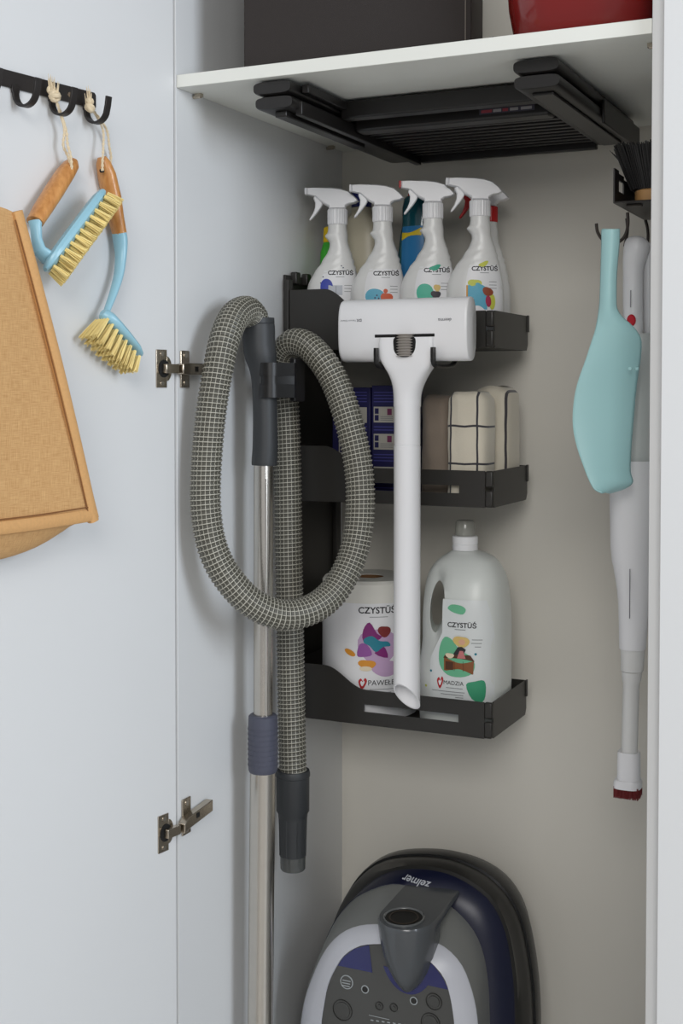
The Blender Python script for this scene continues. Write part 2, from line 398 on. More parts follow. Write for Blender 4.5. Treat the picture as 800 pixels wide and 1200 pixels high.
for i in range(8):
    for j in range(-2, 3):
        t = .06+.84*i/7; c = A+ax*L_*t+wd*j*.0052+dn*.005
        tip = onD(100+55*t, 392+48*t+ 4*math.sin(t*PI), .028+0)+wd*j*.0070
        roots.append((c, (tip-c)))
tufts('bristles', roots, bristle, db, n=22, r0=.0018, r1=.0035, strand=.00055)
kp = dp(.1870, .0195, .3640)
rope(db, [kp, onD(120, 150, .018), onD(121, 172, .02), onD(120, 190, .024), onD(120, 200, .0245)])
rope(db, [kp, onD(124, 150, .016), onD(128, 172, .012), onD(130, 186, .008), onD(127, 198, .006)])
knot(db, dp(.1880, .0195, .3630), .0072); knot(db, dp(.1885, .0200, .3710), .0055)
# ------------------------------------------------------------------ jute bag
def jute_mat():
    m = M('jute_weave', (205, 162, 105), .85); N = m.node_tree.nodes; L = m.node_tree.links; b = N['Principled BSDF']
    uv = N.new('ShaderNodeUVMap'); uv.uv_map = 'uv'
    def wave(sc, ax):
        mp = N.new('ShaderNodeMapping'); mp.inputs['Scale'].default_value = (sc if ax == 0 else 60, sc if ax == 1 else 60, 1)
        n = N.new('ShaderNodeTexNoise'); n.inputs['Scale'].default_value = 1; n.inputs['Detail'].default_value = 3
        L.new(uv.outputs[0], mp.inputs[0]); L.new(mp.outputs[0], n.inputs['Vector']); return n
    a, c = wave(1300, 0), wave(1300, 1)
    ad = N.new('ShaderNodeMath'); ad.operation = 'ADD'; L.new(a.outputs['Fac'], ad.inputs[0]); L.new(c.outputs['Fac'], ad.inputs[1])
    r = N.new('ShaderNodeValToRGB'); e = r.color_ramp.elements; e[0].position = .72; e[1].position = 1.28
    mul = N.new('ShaderNodeMath'); mul.operation = 'MULTIPLY'; mul.inputs[1].default_value = .5; L.new(ad.outputs[0], mul.inputs[0])
    e[0].position = .36; e[1].position = .64; e[0].color = (*lin((186, 140, 88)), 1); e[1].color = (*lin((216, 174, 120)), 1)
    L.new(mul.outputs[0], r.inputs[0]); L.new(r.outputs[0], b.inputs['Base Color'])
    bp = N.new('ShaderNodeBump'); bp.inputs['Strength'].default_value = .5; bp.inputs['Distance'].default_value = .0012; L.new(mul.outputs[0], bp.inputs['Height']); L.new(bp.outputs[0], b.inputs['Normal'])
    return m
jute = jute_mat()
bag = thing('jute_bag', 'flat tan jute bag with stitched edges hanging on the open door', 'bag', dp(.42, .05, -.16))
e_top = dsz(30, 256, .062); e_r = dsz(116, 606, .062)
sc = .44
def bag_panel(name, o0, th, edge_s, mat):
    # grid over the trapezoid, bulged
    m = MB(); nu, nv = 26, 40; m.uv = []
    for side in (0, 1):
        for j in range(nv+1):
            t = j/nv; z = e_r[1]+(e_top[1]-e_r[1])*t; hw = (sc-e_r[0])*(1-t)+(sc-e_top[0]-.004)*t
            for i in range(nu+1):
                u = -1+2*i/nu; s = sc+u*hw
                zz = z+(.010*(1-abs(u)**6)*t**8) - (.004*math.sin((u+1)*2.1))*(1-t)
                bul = (.010*(1-u*u)*(1-(2*t-1)**2)+.002*math.sin(u*5+t*4))*(1 if side == 0 else -.3)
                m.v.append(dp(s, o0+(th if side == 0 else 0)+bul, zz)); m.uv.append((s, zz))
        k = side*(nu+1)*(nv+1)
        for j in range(nv):
            for i in range(nu): a = k+j*(nu+1)+i; m.f.append((a, a+1, a+nu+2, a+nu+1))
    n1 = (nu+1)*(nv+1); br = [j*(nu+1) for j in range(nv+1)]; tr = [nv*(nu+1)+i for i in range(nu+1)]; rr = [j*(nu+1)+nu for j in range(nv, -1, -1)]; bb = [i for i in range(nu, -1, -1)]
    loop = br+tr[1:]+rr[1:]+bb[1:]
    for a, c in zip(loop, loop[1:]): m.f.append((a, c, c+n1, a+n1))
    return m.build(name, mat, bag, True, smooth=50)
bag_panel('front_panel', .050, .010, 0, jute)
# bound edges: flattened rolls along right edge and bottom edge
edge = M('jute_binding', (208, 160, 104), .8, noise=.12, nscale=300, bump=.5, bscale=900)
def bind(pts, w, name='edge_binding'):
    m = MB(); m.sweep(cat(pts, 6), w, .0058, up=DS, n=12, power=2.6); return m.build(name, edge, bag, True)
def bs(sgn, t, ins=0.): return sc-sgn*((sc-e_r[0]-ins)*(1-t)+(sc-e_top[0]-ins)*t)
for sg in (1, -1):
    bind([dp(bs(sg, t, .0095), .0600+.004*math.sin(t*PI), e_r[1]+(e_top[1]-e_r[1])*t) for t in (-.012, .25, .5, .75, 1.02)], .0074)
m = MB(); m.sweep(cat([dp(sc+u*(sc-e_r[0]-.006), .060, e_r[1]+.004-.004*math.sin((u+1)*2.1)) for u in (-1, -.5, 0, .5, 1)], 6), .0085, .0055, up=Vector((0, 0, 1)), n=12, power=2.6); m.build('edge_binding', edge, bag, True)
seam = M('brown_thread', (128, 84, 44), .8)
for sg in (1, -1):
    MB().sweep(cat([dp(bs(sg, t, .0185), .0635+.0085*(1-(2*t-1)**2)*.35, e_r[1]+(e_top[1]-e_r[1])*t) for t in (.02, .25, .5, .75, .99)], 6), .0008, n=6).build('seam', seam, bag, True)
MB().sweep(cat([dp(sc+u*(sc-e_r[0]-.02), .0635, e_r[1]+.014-.004*math.sin((u+1)*2.1)) for u in (-1, -.5, 0, .5, 1)], 6), .0008, n=6).build('seam', seam, bag, True)
# sagging base gusset under the front panel
m = MB(); m.uv = []; nu, nv = 24, 10
for j in range(nv+1):
    for i in range(nu+1):
        u = -1+2*i/nu; w = j/nv; hw = (sc-e_r[0])*(1-.06)-.012-.012*w
        prof = (max(0, 1-abs(u)**3.2))**.6
        s = sc+u*hw; z = e_r[1]-.003-(.040*math.sin(min(1, w*1.15)*PI/2)*prof); o = .058-.034*w
        m.v.append(dp(s, o, z)); m.uv.append((s, z*2))
for j in range(nv):
    for i in range(nu): a = j*(nu+1)+i; m.f.append((a, a+1, a+nu+2, a+nu+1))
m.build('base_gusset', jute, bag, True, smooth=60, solid=.002)
m = MB(); m.uv = []
rg = []
for t in range(0, 21):
    u = -1+2*t/20; rg.append(u)
back = MB().prism([(bs(1, 0, .02), e_r[1]+.015), (bs(-1, 0, .02), e_r[1]+.015), (bs(-1, 1, .02), e_top[1]-.01), (bs(1, 1, .02), e_top[1]-.01)], lambda s, z: dp(s, .030, z), lambda s, z: dp(s, .034, z)).build('back_panel', edge, bag, True)
MB().sweep(cat([dp(sc-.05, .054, e_top[1]+.0), dp(sc-.05, .03, e_top[1]+.07), dp(sc-.02, .022, z0-.024+.004), dp(sc+.02, .022, z0-.024+.004), dp(sc+.05, .03, e_top[1]+.07), dp(sc+.05, .054, e_top[1]+.0)], 6), .004, .002, n=10).build('carry_strap', edge, bag, True)
# ------------------------------------------------------------------ things on the shelf
felt = M('charcoal_felt', (48, 43, 41), .95, noise=.25, nscale=900, bump=.5, bscale=900)
p0 = Vector((-.905, 1.625, .4462)); rz = .27
fb = thing('felt_storage_box', 'dark charcoal felt storage box on the left of the top shelf', 'storage box', p0, rz)
w_, d_, h_ = .316, .26, .27
m = MB().box((0, 0, 0), (w_, .006, h_)); m.build('front_panel', felt, fb, bevel=.002)
m = MB().box((0, .006, 0), (.006, d_, h_)).box((.006, d_-.006, 0), (w_-.006, d_, h_)).box((.006, .006, 0), (w_-.006, d_-.006, .006)); m.build('body', felt, fb, bevel=.001)
MB().box((w_-.006, .006, 0), (w_, d_, h_)).build('side_panel', M('brown_board', (58, 46, 40), .7), fb, bevel=.001)
MB().box((w_-.0085, -.0012, .0), (w_-.0075, 0.0002, h_)).build('seam', M('pale_thread', (120, 112, 104), .8), fb)
red = M('red_gloss', (122, 12, 8), .22, coat=.5)
rp0 = onY(596, 33, 1.66)
rbx = thing('red_storage_tub', 'glossy red rounded tub at the right end of the top shelf', 'tub', (-.443, 1.755, .4455))
rings = []
for z, k in ((0, .80), (.004, .86), (.014, .91), (.05, .97), (.10, 1.0), (.16, 1.02)):
    rings.append([(p[0], p[1], z+.0008) for p in sell(0, 0, .103*k, .135*k, 0, 3.2, 48)])
m = MB(); m.loft(rings, (1, 0)); m.build('body', red, rbx, solid=.0015)
m = MB(); m.loft([[(p[0]*1.0, p[1], z) for p in sell(0, 0, .1035*a, .137*a, 0, 3.2, 48)] for z, a in ((.155, 1.0), (.155, 1.03), (.161, 1.04), (.165, 1.02), (.165, .99))], (0, 0)); m.build('rim', red, rbx)
# clear crinkled wrap beside the tub
m = MB(); cpk = Vector((-.572, 1.72, .462)); rings = []
for i in range(9):
    ph = i/8*PI; r = .014*math.sin(ph)+.0008
    rings.append([(cpk.x+(r*math.cos(q*PI/8))*(1.1+.3*random.random()), cpk.y+r*math.sin(q*PI/8)*(1+.4*random.random()), cpk.z-.0155+.030*(1-math.cos(ph))/2+.003*random.random()) for q in range(16)])
m.loft(rings); tag(m.build('plastic_wrap', M('clear_film', (240, 240, 240), .12, trans=1, spec=.6, alpha=.35), smooth=0), 'crumpled ball of clear plastic wrap between the felt box and red tub', 'wrap')
# ------------------------------------------------------------------ folding step stool held under the shelf
st = thing('folding_step_stool', 'folded black metal step stool hung flat against the underside of the shelf', 'step stool', (-.65, 1.85, .40))
matte_black = M('satin_black_plastic', (24, 22, 21), .36, bump=.12, bscale=900)
def oval_tube(x0, x1, zc, hz, y0, y1, name='rail'):
    m = MB(); rings = []
    for y, k in ((y0, .86), (y0+.003, 1), (y1-.003, 1), (y1, .9)):
        rings.append([(p[0], y, p[1]) for p in [(a[0], a[1]) for a in sell((x0+x1)/2, zc, (x1-x0)/2*(.97+.03*k), hz*k, 0, 4, 28)]])
    m.loft(rings); return m.build(name, matte_black, st, True)
for k in (0, 1):
    oval_tube(-.883, -.826, .4165-.0195*k-.0005, .0093, 1.612+.006*k, 2.09)
    oval_tube(-.522, -.462, .4165-.0195*k-.0005, .0093, 1.648+.004*k, 2.08)
MB().box((-.860, 1.632, .379), (-.842, 1.90, .3875)).build('foot_bar', matte_black, st, True, bevel=.0015)
MB().box((-.832, 1.64, .381), (-.822, 2.09, .400)).build('side_channel', matte_black, st, True, bevel=.001)
MB().box((-.822, 1.64, .4105), (-.812, 2.0, .4225)).build('side_channel', matte_black, st, True, bevel=.001)
MB().box((-.505, 1.675, .3835), (-.476, 2.06, .3875)).build('foot_bar', matte_black, st, True, bevel=.0012)
MB().box((-.4615, 1.87, .380), (-.457, 2.10, .414)).build('side_plate', matte_black, st, True, bevel=.0015)
MB().box((-.822, 1.765, .398), (-.522, 1.79, .424)).build('cross_bar', matte_black, st, True, bevel=.003)
MB().box((-.822, 1.815, .388), (-.522, 1.848, .412)).build('cross_bar', matte_black, st, True, bevel=.004)
MB().box((-.822, 1.86, .400), (-.522, 2.085, .404)).build('step_board', matte_black, st, True)
for k in range(9):
    MB().box((-.822, 1.868+k*.0235, .392), (-.522, 1.877+k*.0235, .4)).build('tread_rib', matte_black, st, True, bevel=.0008)
MB().box((-.822, 2.083, .384), (-.522, 2.095, .41)).build('cross_bar', matte_black, st, True, bevel=.002)
# small printed sticker on the front cross bar
sfy = lambda u, v, off: Vector((u, 1.815-off, v))
lm = M('sticker_grey', (150, 148, 150), .5); lr = M('sticker_red', (150, 60, 70), .5)
MB().box((-.625, 1.8146, .396), (-.543, 1.8152, .404)).build('sticker', M('sticker_dark', (60, 58, 70), .5), st, True)
for i, (u, w, mm) in enumerate(((-.622, .016, lr), (-.604, .012, lm), (-.59, .008, lr), (-.579, .012, lm), (-.563, .016, lm))):
    MB().box((u, 1.8142, .398), (u+w, 1.8147, .402)).build('sticker_print', mm, st, True)
# ------------------------------------------------------------------ wall rack and three baskets
rk = thing('basket_rack', 'tall anthracite metal rack plate fixed to the left cupboard wall', 'rack', (-.99, 2.02, -.56))
MB().box((-.9995, 1.925, -.545), (-.9945, 2.125, .190)).build('back_plate', rack_metal, rk, True, bevel=.001)
MB().box((-.9945, 1.918, -.545), (-.9865, 1.936, .182)).build('upright', rack_metal, rk, True, bevel=.0012)
MB().box((-.9945, 2.104, -.545), (-.9865, 2.122, .182)).build('upright', rack_metal, rk, True, bevel=.0012)
for y in (1.945, 1.985): MB().box((-.9965, y, .176), (-.985, y+.016, .196)).build('hook_tab', rack_metal, rk, True, bevel=.002)
BZ = [.066, -.179, -.535]
def basket(z0, label, full=True):
    x0, x1, y0, y1 = -.985, -.638, 1.920, 2.100; t = .0018; zt = z0+.0565; zh = z0+(.098 if z0 > 0 else .090)
    B = thing('basket', label, 'basket', ((x0+x1)/2, (y0+y1)/2, z0), group='rack baskets')
    # front panel with swept shoulder and a slot
    fy0 = lambda x, z: (x, y0, z); fy1 = lambda x, z: (x, y0+t, z)
    m = MB(); sl, sr, s0, s1 = -.852, -.692, z0+.021, z0+.033
    m.prism([(x0, z0), (x1-.012, z0), (x1-.012, s0), (x0, s0)], fy0, fy1)
    m.prism([(x0, s0), (sl, s0), (sl, s1), (x0, s1)], fy0, fy1); m.prism([(sr, s0), (x1-.012, s0), (x1-.012, s1), (sr, s1)], fy0, fy1)
    shoulder = [(x0+.062+.074*k/14, zh-(zh-zt)*(.5-.5*math.cos(PI*k/14))) for k in range(15)]
    m.prism([(x0, s1), (x1-.012, s1), (x1-.012, zt)]+shoulder[::-1]+[(x0, zh)], fy0, fy1)
    m.build('front_panel', rack_metal, B, True, smooth=0)
    m = MB()
    for k in (0, .026): m.box((x1-.0125, y0-.0005, z0+.0015+k*1.15), (x1+.0005, y0+.009, z0+.0265+k*1.15))
    m.build('corner_clip', rack_metal, B, True, bevel=.003, seg=3)
    m = MB(); m.prism([(y0+.009, z0), (y1-.006, z0), (y1, z0+.010), (y1, zt), (y0+.009, zt)], lambda y, z: (x1-t, y, z), lambda y, z: (x1, y, z)); m.build('side_panel', rack_metal, B, True, smooth=0)
    for zz in (z0+.03,): MB().box((x1-.0005, y1-.006, zz), (x1+.0022, y1+.002, zt+.001)).build('corner_tab', rack_metal, B, True, bevel=.0008)
    MB().box((x0, y1-t, z0), (x1-t, y1, zt)).build('back_panel', rack_metal, B, True)
    MB().box((x0, y0+t, z0), (x0+t, y1-t, zh)).build('side_panel', rack_metal, B, True)
    MB().box((x0+t, y0+t, z0+.0005), (x1-t, y1-t, z0+.0022)).build('bottom', rack_metal, B, True)
    return B
basket(BZ[0], 'uppermost dark metal basket, holding the spray bottles'); basket(BZ[1], 'middle dark metal basket, holding the towels and blue boxes'); basket(BZ[2], 'lowest dark metal basket, holding paper roll and laundry bottle')
# ------------------------------------------------------------------ spray bottles
PROF = [(0, .046, .032, .0225), (.003, .049, .034, .024), (.04, .050, .035, .025), (.085, .049, .035, .0245), (.10, .0475, .034, .0235), (.114, .043, .032, .022), (.130, .034, .029, .0205), (.145, .024, .0255, .0185), (.158, .0165, .022, .017), (.168, .0125, .0185, .016), (.176, .0125, .0165, .0155), (.182, .0165, .016, .0155), (.187, .0195, .016, .0155), (.192, .0155, .0155, .0155), (.200, .0145, .0145, .015), (.205, .0145, .0145, .0145)]
PROF = [(z, l*1.06, r*1.07, ry) for z, l, r, ry in PROF]
def bsurf(u, z, off=0):
    l, r, ry = interp(PROF, z); cx = (r-l)/2; rx = (l+r)/2; q = min(.995, abs((u-cx)/rx)); y = -ry*(1-q**2.2)**(1/2.2)
    return Vector((u, y-off, z))
HEAD0 = [(-.0455, .2555), (-.0455, .2655), (-.036, .2662), (-.010, .2662), (.006, .264), (.018, .259), (.0265, .2505), (.0315, .2435), (.027, .2405), (.018, .2385), (.013, .2350), (.0125, .2305), (-.0125, .2305), (-.0125, .2345), (-.020, .239), (-.027, .2455), (-.033, .2520)]
TRIG0 = [(-.033, .253), (-.0245, .2445), (-.0215, .2395), (-.024, .234), (-.0285, .227), (-.034, .2195), (-.0385, .2135), (-.0415, .2125), (-.0405, .216), (-.036, .224), (-.033, .233), (-.0325, .241), (-.0355, .249)]
HEAD = [(x*1.12, z) for x, z in HEAD0]; TRIG = [(x*1.12, z) for x, z in TRIG0]
def spray(loc, rz, label, kind):
    B = thing('spray_bottle', label, 'spray bottle', loc, rz, 'spray bottles in the top basket')
    redp = M('red_plastic', (190, 22, 26), .35)
    m = MB(); T = cat([(z, l, r, ry) for z, l, r, ry in PROF], 3)
    rings = [sell((r-l)/2, 0, (l+r)/2, ry, z, 2.2, 40) for z, l, r, ry in T]
    # embossed diagonal grip folds
    R2 = []
    for rg in rings:
        q = []
        for x, y, z in rg:
            k = 0
            if .115 < z < .165:
                ph = (z-.115)/.05; k = .0009*math.sin((z*1.0-x*.45)*2*PI/.013)*math.sin(ph*PI)
            nrm = Vector((x, y, 0)); nrm = nrm.normalized() if nrm.length > 0 else nrm
            q.append((x+nrm.x*k, y+nrm.y*k, z))
        R2.append(q)
    m.loft(R2); m.build('body', white_gloss, B, smooth=50)
    cm = redp if kind == 5 else white_plastic
    m = MB(); n = 48; rings = []
    for z, r in ((.2052, .0160), (.2065, .0166), (.229, .0166), (.2305, .0155)):
        rings.append([((r-(.0006 if j % 2 else 0))*math.cos(2*PI*j/n), (r-(.0006 if j % 2 else 0))*math.sin(2*PI*j/n), z) for j in range(n)])
    m.loft(rings); m.build('collar', cm, B, smooth=20)
    # head: tapering from a thick base to a narrow crest
    m = MB(); hs = [[(x, y*s, z) for x, z in HEAD] for y, s in ((-1, 0), (1, 0))]
    hr = []
    for y in (-.0105, -.0085, -.004, .004, .0085, .0105):
        ins = {.0105: .0028, .0085: .0008, .004: 0}[abs(y)]; cxh, czh = -.005, .25
        q = []
        for x, z in HEAD:
            dx, dz = cxh-x, czh-z; l = math.hypot(dx, dz); q.append((x+dx/l*ins, y, z+dz/l*ins))
        hr.append(q)
    m.loft(hr); m.build('spray_head', white_plastic, B, smooth=40)
    MB().box((-.0540, -.0075, .2552), (-.0505, .0075, .2662)).build('nozzle', redp if kind == 3 else white_plastic, B, bevel=.001)
    m = MB(); m.prism(TRIG, lambda x, z: (x, -.0055, z), lambda x, z: (x, .0055, z)); m.build('trigger', cm, B, bevel=.0015, smooth=40)
    if kind == 5: return B
    # printed label
    lab = M('label_white', (238, 238, 240), .4)
    V = []; nu, nv = 18, 12
    for j in range(nv+1):
        z = .006+(.128-.006)*j/nv; l, r, ry = interp(PROF, z)
        ul = -l*.55 if kind != 4 else -l*.46; ur = r*.93
        for i in range(nu+1): V.append(bsurf(ul+(ur-ul)*i/nu, z, .0003))
    lb = MB().add(V, [(j*(nu+1)+i, j*(nu+1)+i+1, (j+1)*(nu+1)+i+1, (j+1)*(nu+1)+i) for j in range(nv) for i in range(nu)]).build('label', lab, B, smooth=60, fix=False)
    c4 = lambda n_, c: M('print_'+n_, c, .5)
    tz = {1: .1215, 2: .1175, 3: .1190, 4: .1190}[kind]
    text('label_print', 'CZYST\u00dc\u015a', -.014, tz, .041, bsurf, ink, lb, bold=.03)
    bars = []
    def bar(u0, u1, z, h=.0007, mm=finepr): bars.append(grid_decal('label_print', u0, u1, z, z+h, bsurf, mm, lb, nu=6, nv=1, off=.0007))
    bar(-.001, .013, tz-.004)
    for k in range(3): bar(.013, .025, tz-.018-.005*k)
    join_meshes('label_print', bars, lb)
    def bl(poly, c, off=.0007): decal('label_print', poly, bsurf, c, lb, off=off)
    if kind == 1:
        bl(blob(-.016, .100, .010, .016, w=(.05, .03, 0)), c4('royal', (48, 66, 170))); bl([(-.013, .088), (.010, .088), (.010, .104), (-.013, .104)], c4('pale', (196, 200, 208)), .001)
        bl([(-.001, .089), (0, .089), (0, .103), (-.001, .103)], c4('grey', (150, 154, 162)), .0013)
        for u, v in ((-.026, .108), (-.022, .118), (.008, .136), (.011, .133)): bl(blob(u, v, .0011, .0011, n=8), c4('navy_dot', (60, 66, 100)), .001)
    if kind == 2:
        bl(blob(-.011, .082, .015, .015, w=(.06, .03, 0)), c4('sky', (92, 178, 206))); bl(blob(.008, .080, .009, .010, w=(.1, .1, 0)), c4('orange_hair', (214, 92, 50)), .001)
        bl(blob(.006, .092, .0035, .0035), c4('orange_hair', (214, 92, 50)), .0012)
        for u, v in ((-.008, .085), (-.011, .081), (-.005, .080)): bl(blob(u, v, .0014, .0014, n=8), c4('navy_dot', (60, 66, 100)), .0012)
    if kind == 3:
        bl(blob(-.012, .085, .013, .017, w=(.05, .03, 0)), c4('mint', (76, 190, 160))); bl(blob(.003, .126, .009, .004, rot=.3, w=(0, .15, .1)), c4('green_leaf', (52, 172, 140)))
        bl(blob(.007, .094, .005, .006, w=(.1, .1, 0)), c4('blond', (226, 194, 120)), .001); bl(blob(.005, .083, .007, .007, w=(.1, .15, 0)), c4('dark_cloth', (50, 44, 54)), .0012)
    if kind == 4:
        bl(blob(.004, .129, .008, .0035, rot=.4, w=(0, .15, .1)), c4('lime', (206, 210, 84))); bl(blob(-.009, .098, .010, .008, w=(.1, .1, 0)), c4('lime', (206, 210, 84)))
        bl([(-.022, .058), (.010, .058), (.010, .092), (-.004, .100), (-.020, .096)], c4('sky', (92, 178, 206)), .0009)
        bl(blob(.011, .086, .0085, .0068, rot=-.4, w=(.05, .05, 0)), c4('auburn', (150, 70, 38)), .0012); bl(blob(.012, .071, .0045, .009, rot=.1), c4('crimson', (176, 40, 80)), .0012)
        bl(blob(.018, .070, .005, .012), c4('lime', (206, 210, 84)), .0010); bl([(-.0225, .06), (-.020, .06), (-.020, .096), (-.0225, .096)], c4('amber', (226, 160, 50)), .0012)
    return B
FZ = BZ[0]+.0026
spray((-.928, 1.982, FZ), .36, 'leftmost white spray bottle, dark blue blob and pale panel on its label', 1)
spray((-.847, 1.982, FZ), .36, 'white spray bottle with sky blue blob and orange patch on its label', 2)
spray((-.759, 1.980, FZ), .36, 'white spray bottle with mint green blob under its lettering', 3)
spray((-.682, 1.985, FZ+.0), .40, 'white spray bottle with lime and blue patches, right end of the front row', 4)
spray((-.694, 2.058, FZ), .22, 'white spray bottle with red collar behind the rightmost front bottle', 5)
# bottles behind the sprays
cb = thing('cleaner_bottle', 'cream bottle with navy blue cap behind the two leftmost spray bottles', 'bottle', (-.921, 2.064, FZ), 0, 'bottles behind the sprays')
m = MB(); m.loft([sell(0, 0, rx, ry, z, 2.6, 32) for z, rx, ry in ((0, .036, .022), (.004, .038, .024), (.12, .038, .024), (.19, .036, .023), (.222, .028, .020), (.234, .018, .016), (.243, .0155, .015))]); m.build('body', M('cream_plastic', (200, 192, 170), .4), cb)
m = MB(); m.lathe([(.017, .2435), (.0175, .246), (.016, .277), (.0145, .279)], n=28); m.build('cap', M('navy_cap', (22, 28, 104), .35), cb)
gb = thing('cleaner_bottle', 'green bottle with yellow cap behind the leftmost spray bottle', 'bottle', (-.9665, 2.035, FZ), 0, 'bottles behind the sprays')
m = MB(); m.loft([sell(0, 0, rx, ry, z, 2.4, 28) for z, rx, ry in ((0, .015, .016), (.004, .0165, .018), (.12, .0165, .018), (.165, .016, .016), (.183, .011, .011))]); m.build('body', M('green_plastic', (60, 170, 46), .35), gb)
m = MB(); m.lathe([(.0115, .1835), (.012, .186), (.011, .208), (.008, .210)], n=24); m.build('cap', M('yellow_cap', (232, 196, 20), .4), gb)
tb = thing('cleaner_bottle', 'dark teal translucent bottle with yellow striped label between middle spray bottles', 'bottle', (-.818, 2.066, FZ), 0, 'bottles behind the sprays')
TP = ((0, .033, .022), (.004, .035, .024), (.15, .035, .024), (.18, .032, .023), (.21, .027, .021), (.236, .027, .021), (.252, .024, .019), (.256, .020, .016))
m = MB(); m.loft([sell(0, 0, rx, ry, z, 2.4, 32) for z, rx, ry in TP]); m.build('body', M('teal_plastic', (14, 84, 96), .15, coat=.4), tb)
ts = lambda u, z, off: (lambda a: Vector((u, -a[1]*(1-min(.99, abs(u/a[0]))**2.4)**(1/2.4)-off, z)))(interp(TP, z))
tl = grid_decal('label', -.022, .018, .11, .205, ts, M('print_azure', (38, 120, 176), .4), tb)
decal('label_print', [(-.022, .182), (.014, .189), (.014, .202), (-.022, .195)], ts, M('print_yellow', (226, 196, 40), .4), tl, off=.0008)
m = MB(); m.lathe([(.009, .2562), (.009, .262), (.006, .270), (.0055, .2785), (.0035, .2805)], c=(-.009, 0, 0), n=20); m.build('spout', M('red_plastic', (190, 22, 26), .35), tb)
# ------------------------------------------------------------------ tablet boxes in the middle basket
FM = BZ[1]+.0026
navy = M('navy_card', (20, 18, 74), .45, noise=.15, nscale=200); palec = M('pale_print', (172, 168, 158), .6); navl = M('navy_print', (66, 66, 140), .5); plum = M('plum_print', (110, 40, 80), .5)
def tab_box(x0, x1, y, hgt, label, first):
    B = thing('tablet_box', label, 'box', ((x0+x1)/2, y+.03, FM), 0, 'tablet boxes in the middle basket')
    MB().box((x0, y, FM), (x1, y+.06, FM+hgt)).build('carton', navy, B, True, bevel=.001)
    sf = lambda u, v, off: Vector((u, y-off, v))
    def rect(u0, u1, v0, v1, mm, off=.0004): return decal('print', [(u0, v0), (u1, v0), (u1, v1), (u0, v1)], sf, mm, B, True, off=off, rings=1)
    for v in (.138, .094, .0405) if not first else (.137, .085, .0405):
        a0, a1 = x0+.004, x1-.006 if first else x1-.012
        if first: a0 = x0+.012
        rect(a0, a1, FM+v-.013, FM+v+.0125, palec)
        q = [rect(a0+.002, a0+.009, FM+v+.001, FM+v+.010, navy, .0007), rect(a0+.002, a0+.009, FM+v-.010, FM+v-.001, navy, .0007)]; join_meshes('print', q, B).location = (0, 0, 0)
        rect(a0+.024, a0+.032, FM+v-.001, FM+v+.0095, plum, .0007)
        q = [rect(a0+.012, a0+.034, FM+v-.004-.0028*k, FM+v-.003-.0028*k, finepr, .0007) for k in range(3)]; join_meshes('print', q, B)
    q = [rect(x0+.004, x1-.006, FM+z, FM+z+.0016, navl, .0005) for z in (.008, .013, .018, .062, .067, .072, .112, .117, .158, .163, .168, .173)]; join_meshes('print', q, B)
    return B
tab_box(-.862, -.795, 1.972, .185, 'navy blue tablet box beside the towels, behind the white tube', 0)
tab_box(-.934, -.8655, 1.975, .182, 'navy blue tablet box at the left, half hidden by the looped hose', 1)
# ------------------------------------------------------------------ towels
def towel_mat(name, c, cl, vx, hz, w=.0016):
    m = M(name, c, .9, bump=.5, bscale=700, sheen=.3); N = m.node_tree.nodes; L = m.node_tree.links; b = N['Principled BSDF']
    uv = N.new('ShaderNodeUVMap'); uv.uv_map = 'uv'; sp = N.new('ShaderNodeSeparateXYZ'); L.new(uv.outputs[0], sp.inputs[0]); acc = None
    for out, lst in ((0, vx), (1, hz)):
        for v in lst:
            s = N.new('ShaderNodeMath'); s.operation = 'SUBTRACT'; s.inputs[1].default_value = v; L.new(sp.outputs[out], s.inputs[0])
            a = N.new('ShaderNodeMath'); a.operation = 'ABSOLUTE'; L.new(s.outputs[0], a.inputs[0])
            l = N.new('ShaderNodeMath'); l.operation = 'LESS_THAN'; l.inputs[1].default_value = w; L.new(a.outputs[0], l.inputs[0])
            if acc is None: acc = l
            else:
                x = N.new('ShaderNodeMath'); x.operation = 'MAXIMUM'; L.new(acc.outputs[0], x.inputs[0]); L.new(l.outputs[0], x.inputs[1]); acc = x
    wv = N.new('ShaderNodeTexNoise'); wv.inputs['Scale'].default_value = 60; L.new(uv.outputs[0], wv.inputs['Vector'])
    mx = N.new('ShaderNodeMix'); mx.data_type = 'RGBA'; mx.inputs[6].default_value = (*lin(c), 1); mx.inputs[7].default_value = (*lin(cl), 1)
    if acc: L.new(acc.outputs[0], mx.inputs[0])
    else: mx.inputs[0].default_value = 0
    L.new(mx.outputs[2], b.inputs['Base Color']); return m
def towel(label, x0, x1, y0, y1, h, mat, dome=.006, seed=1, p=3.2, lean=0):
    rnd = random.Random(seed); m = MB(); m.uv = []; n = 64; rings = []; rows = 26
    cx, cy, rx, ry = (x0+x1)/2, (y0+y1)/2, (x1-x0)/2, (y1-y0)/2
    per = None
    for j in range(rows+1):
        t = j/rows; z = t*h
        k = 1 if t < .94 else math.sqrt(max(0, 1-((t-.94)/.06)**2*.40))
        ring = sell(cx+lean*t, cy, rx*k*(1-.03*t+.012*math.sin(t*9+seed)), ry*k*(1-.03*t), FM+z, p, n)
        out = []; ul = 0
        for i, (x, y, zz) in enumerate(ring):
            zz += dome*math.sin((x-x0)/(x1-x0)*PI)*t**6+.0012*math.sin(x*160+seed)*t
            d = .0010*math.sin(x*240+z*30+seed*2)+.0007*math.sin(z*170+seed)
            out.append((x, y+d, zz)); m.uv.append((x-x0 if y < cy+ry*.6 else x0-x, z))
        rings.append(out)
    m.loft(rings); o = m.build('towel', mat, None, smooth=60)
    for v in o.data.vertices: v.co -= Vector((cx, cy, FM))
    o.location = (cx, cy, FM); return tag(o, label, 'towel', 'folded towels in the middle basket')
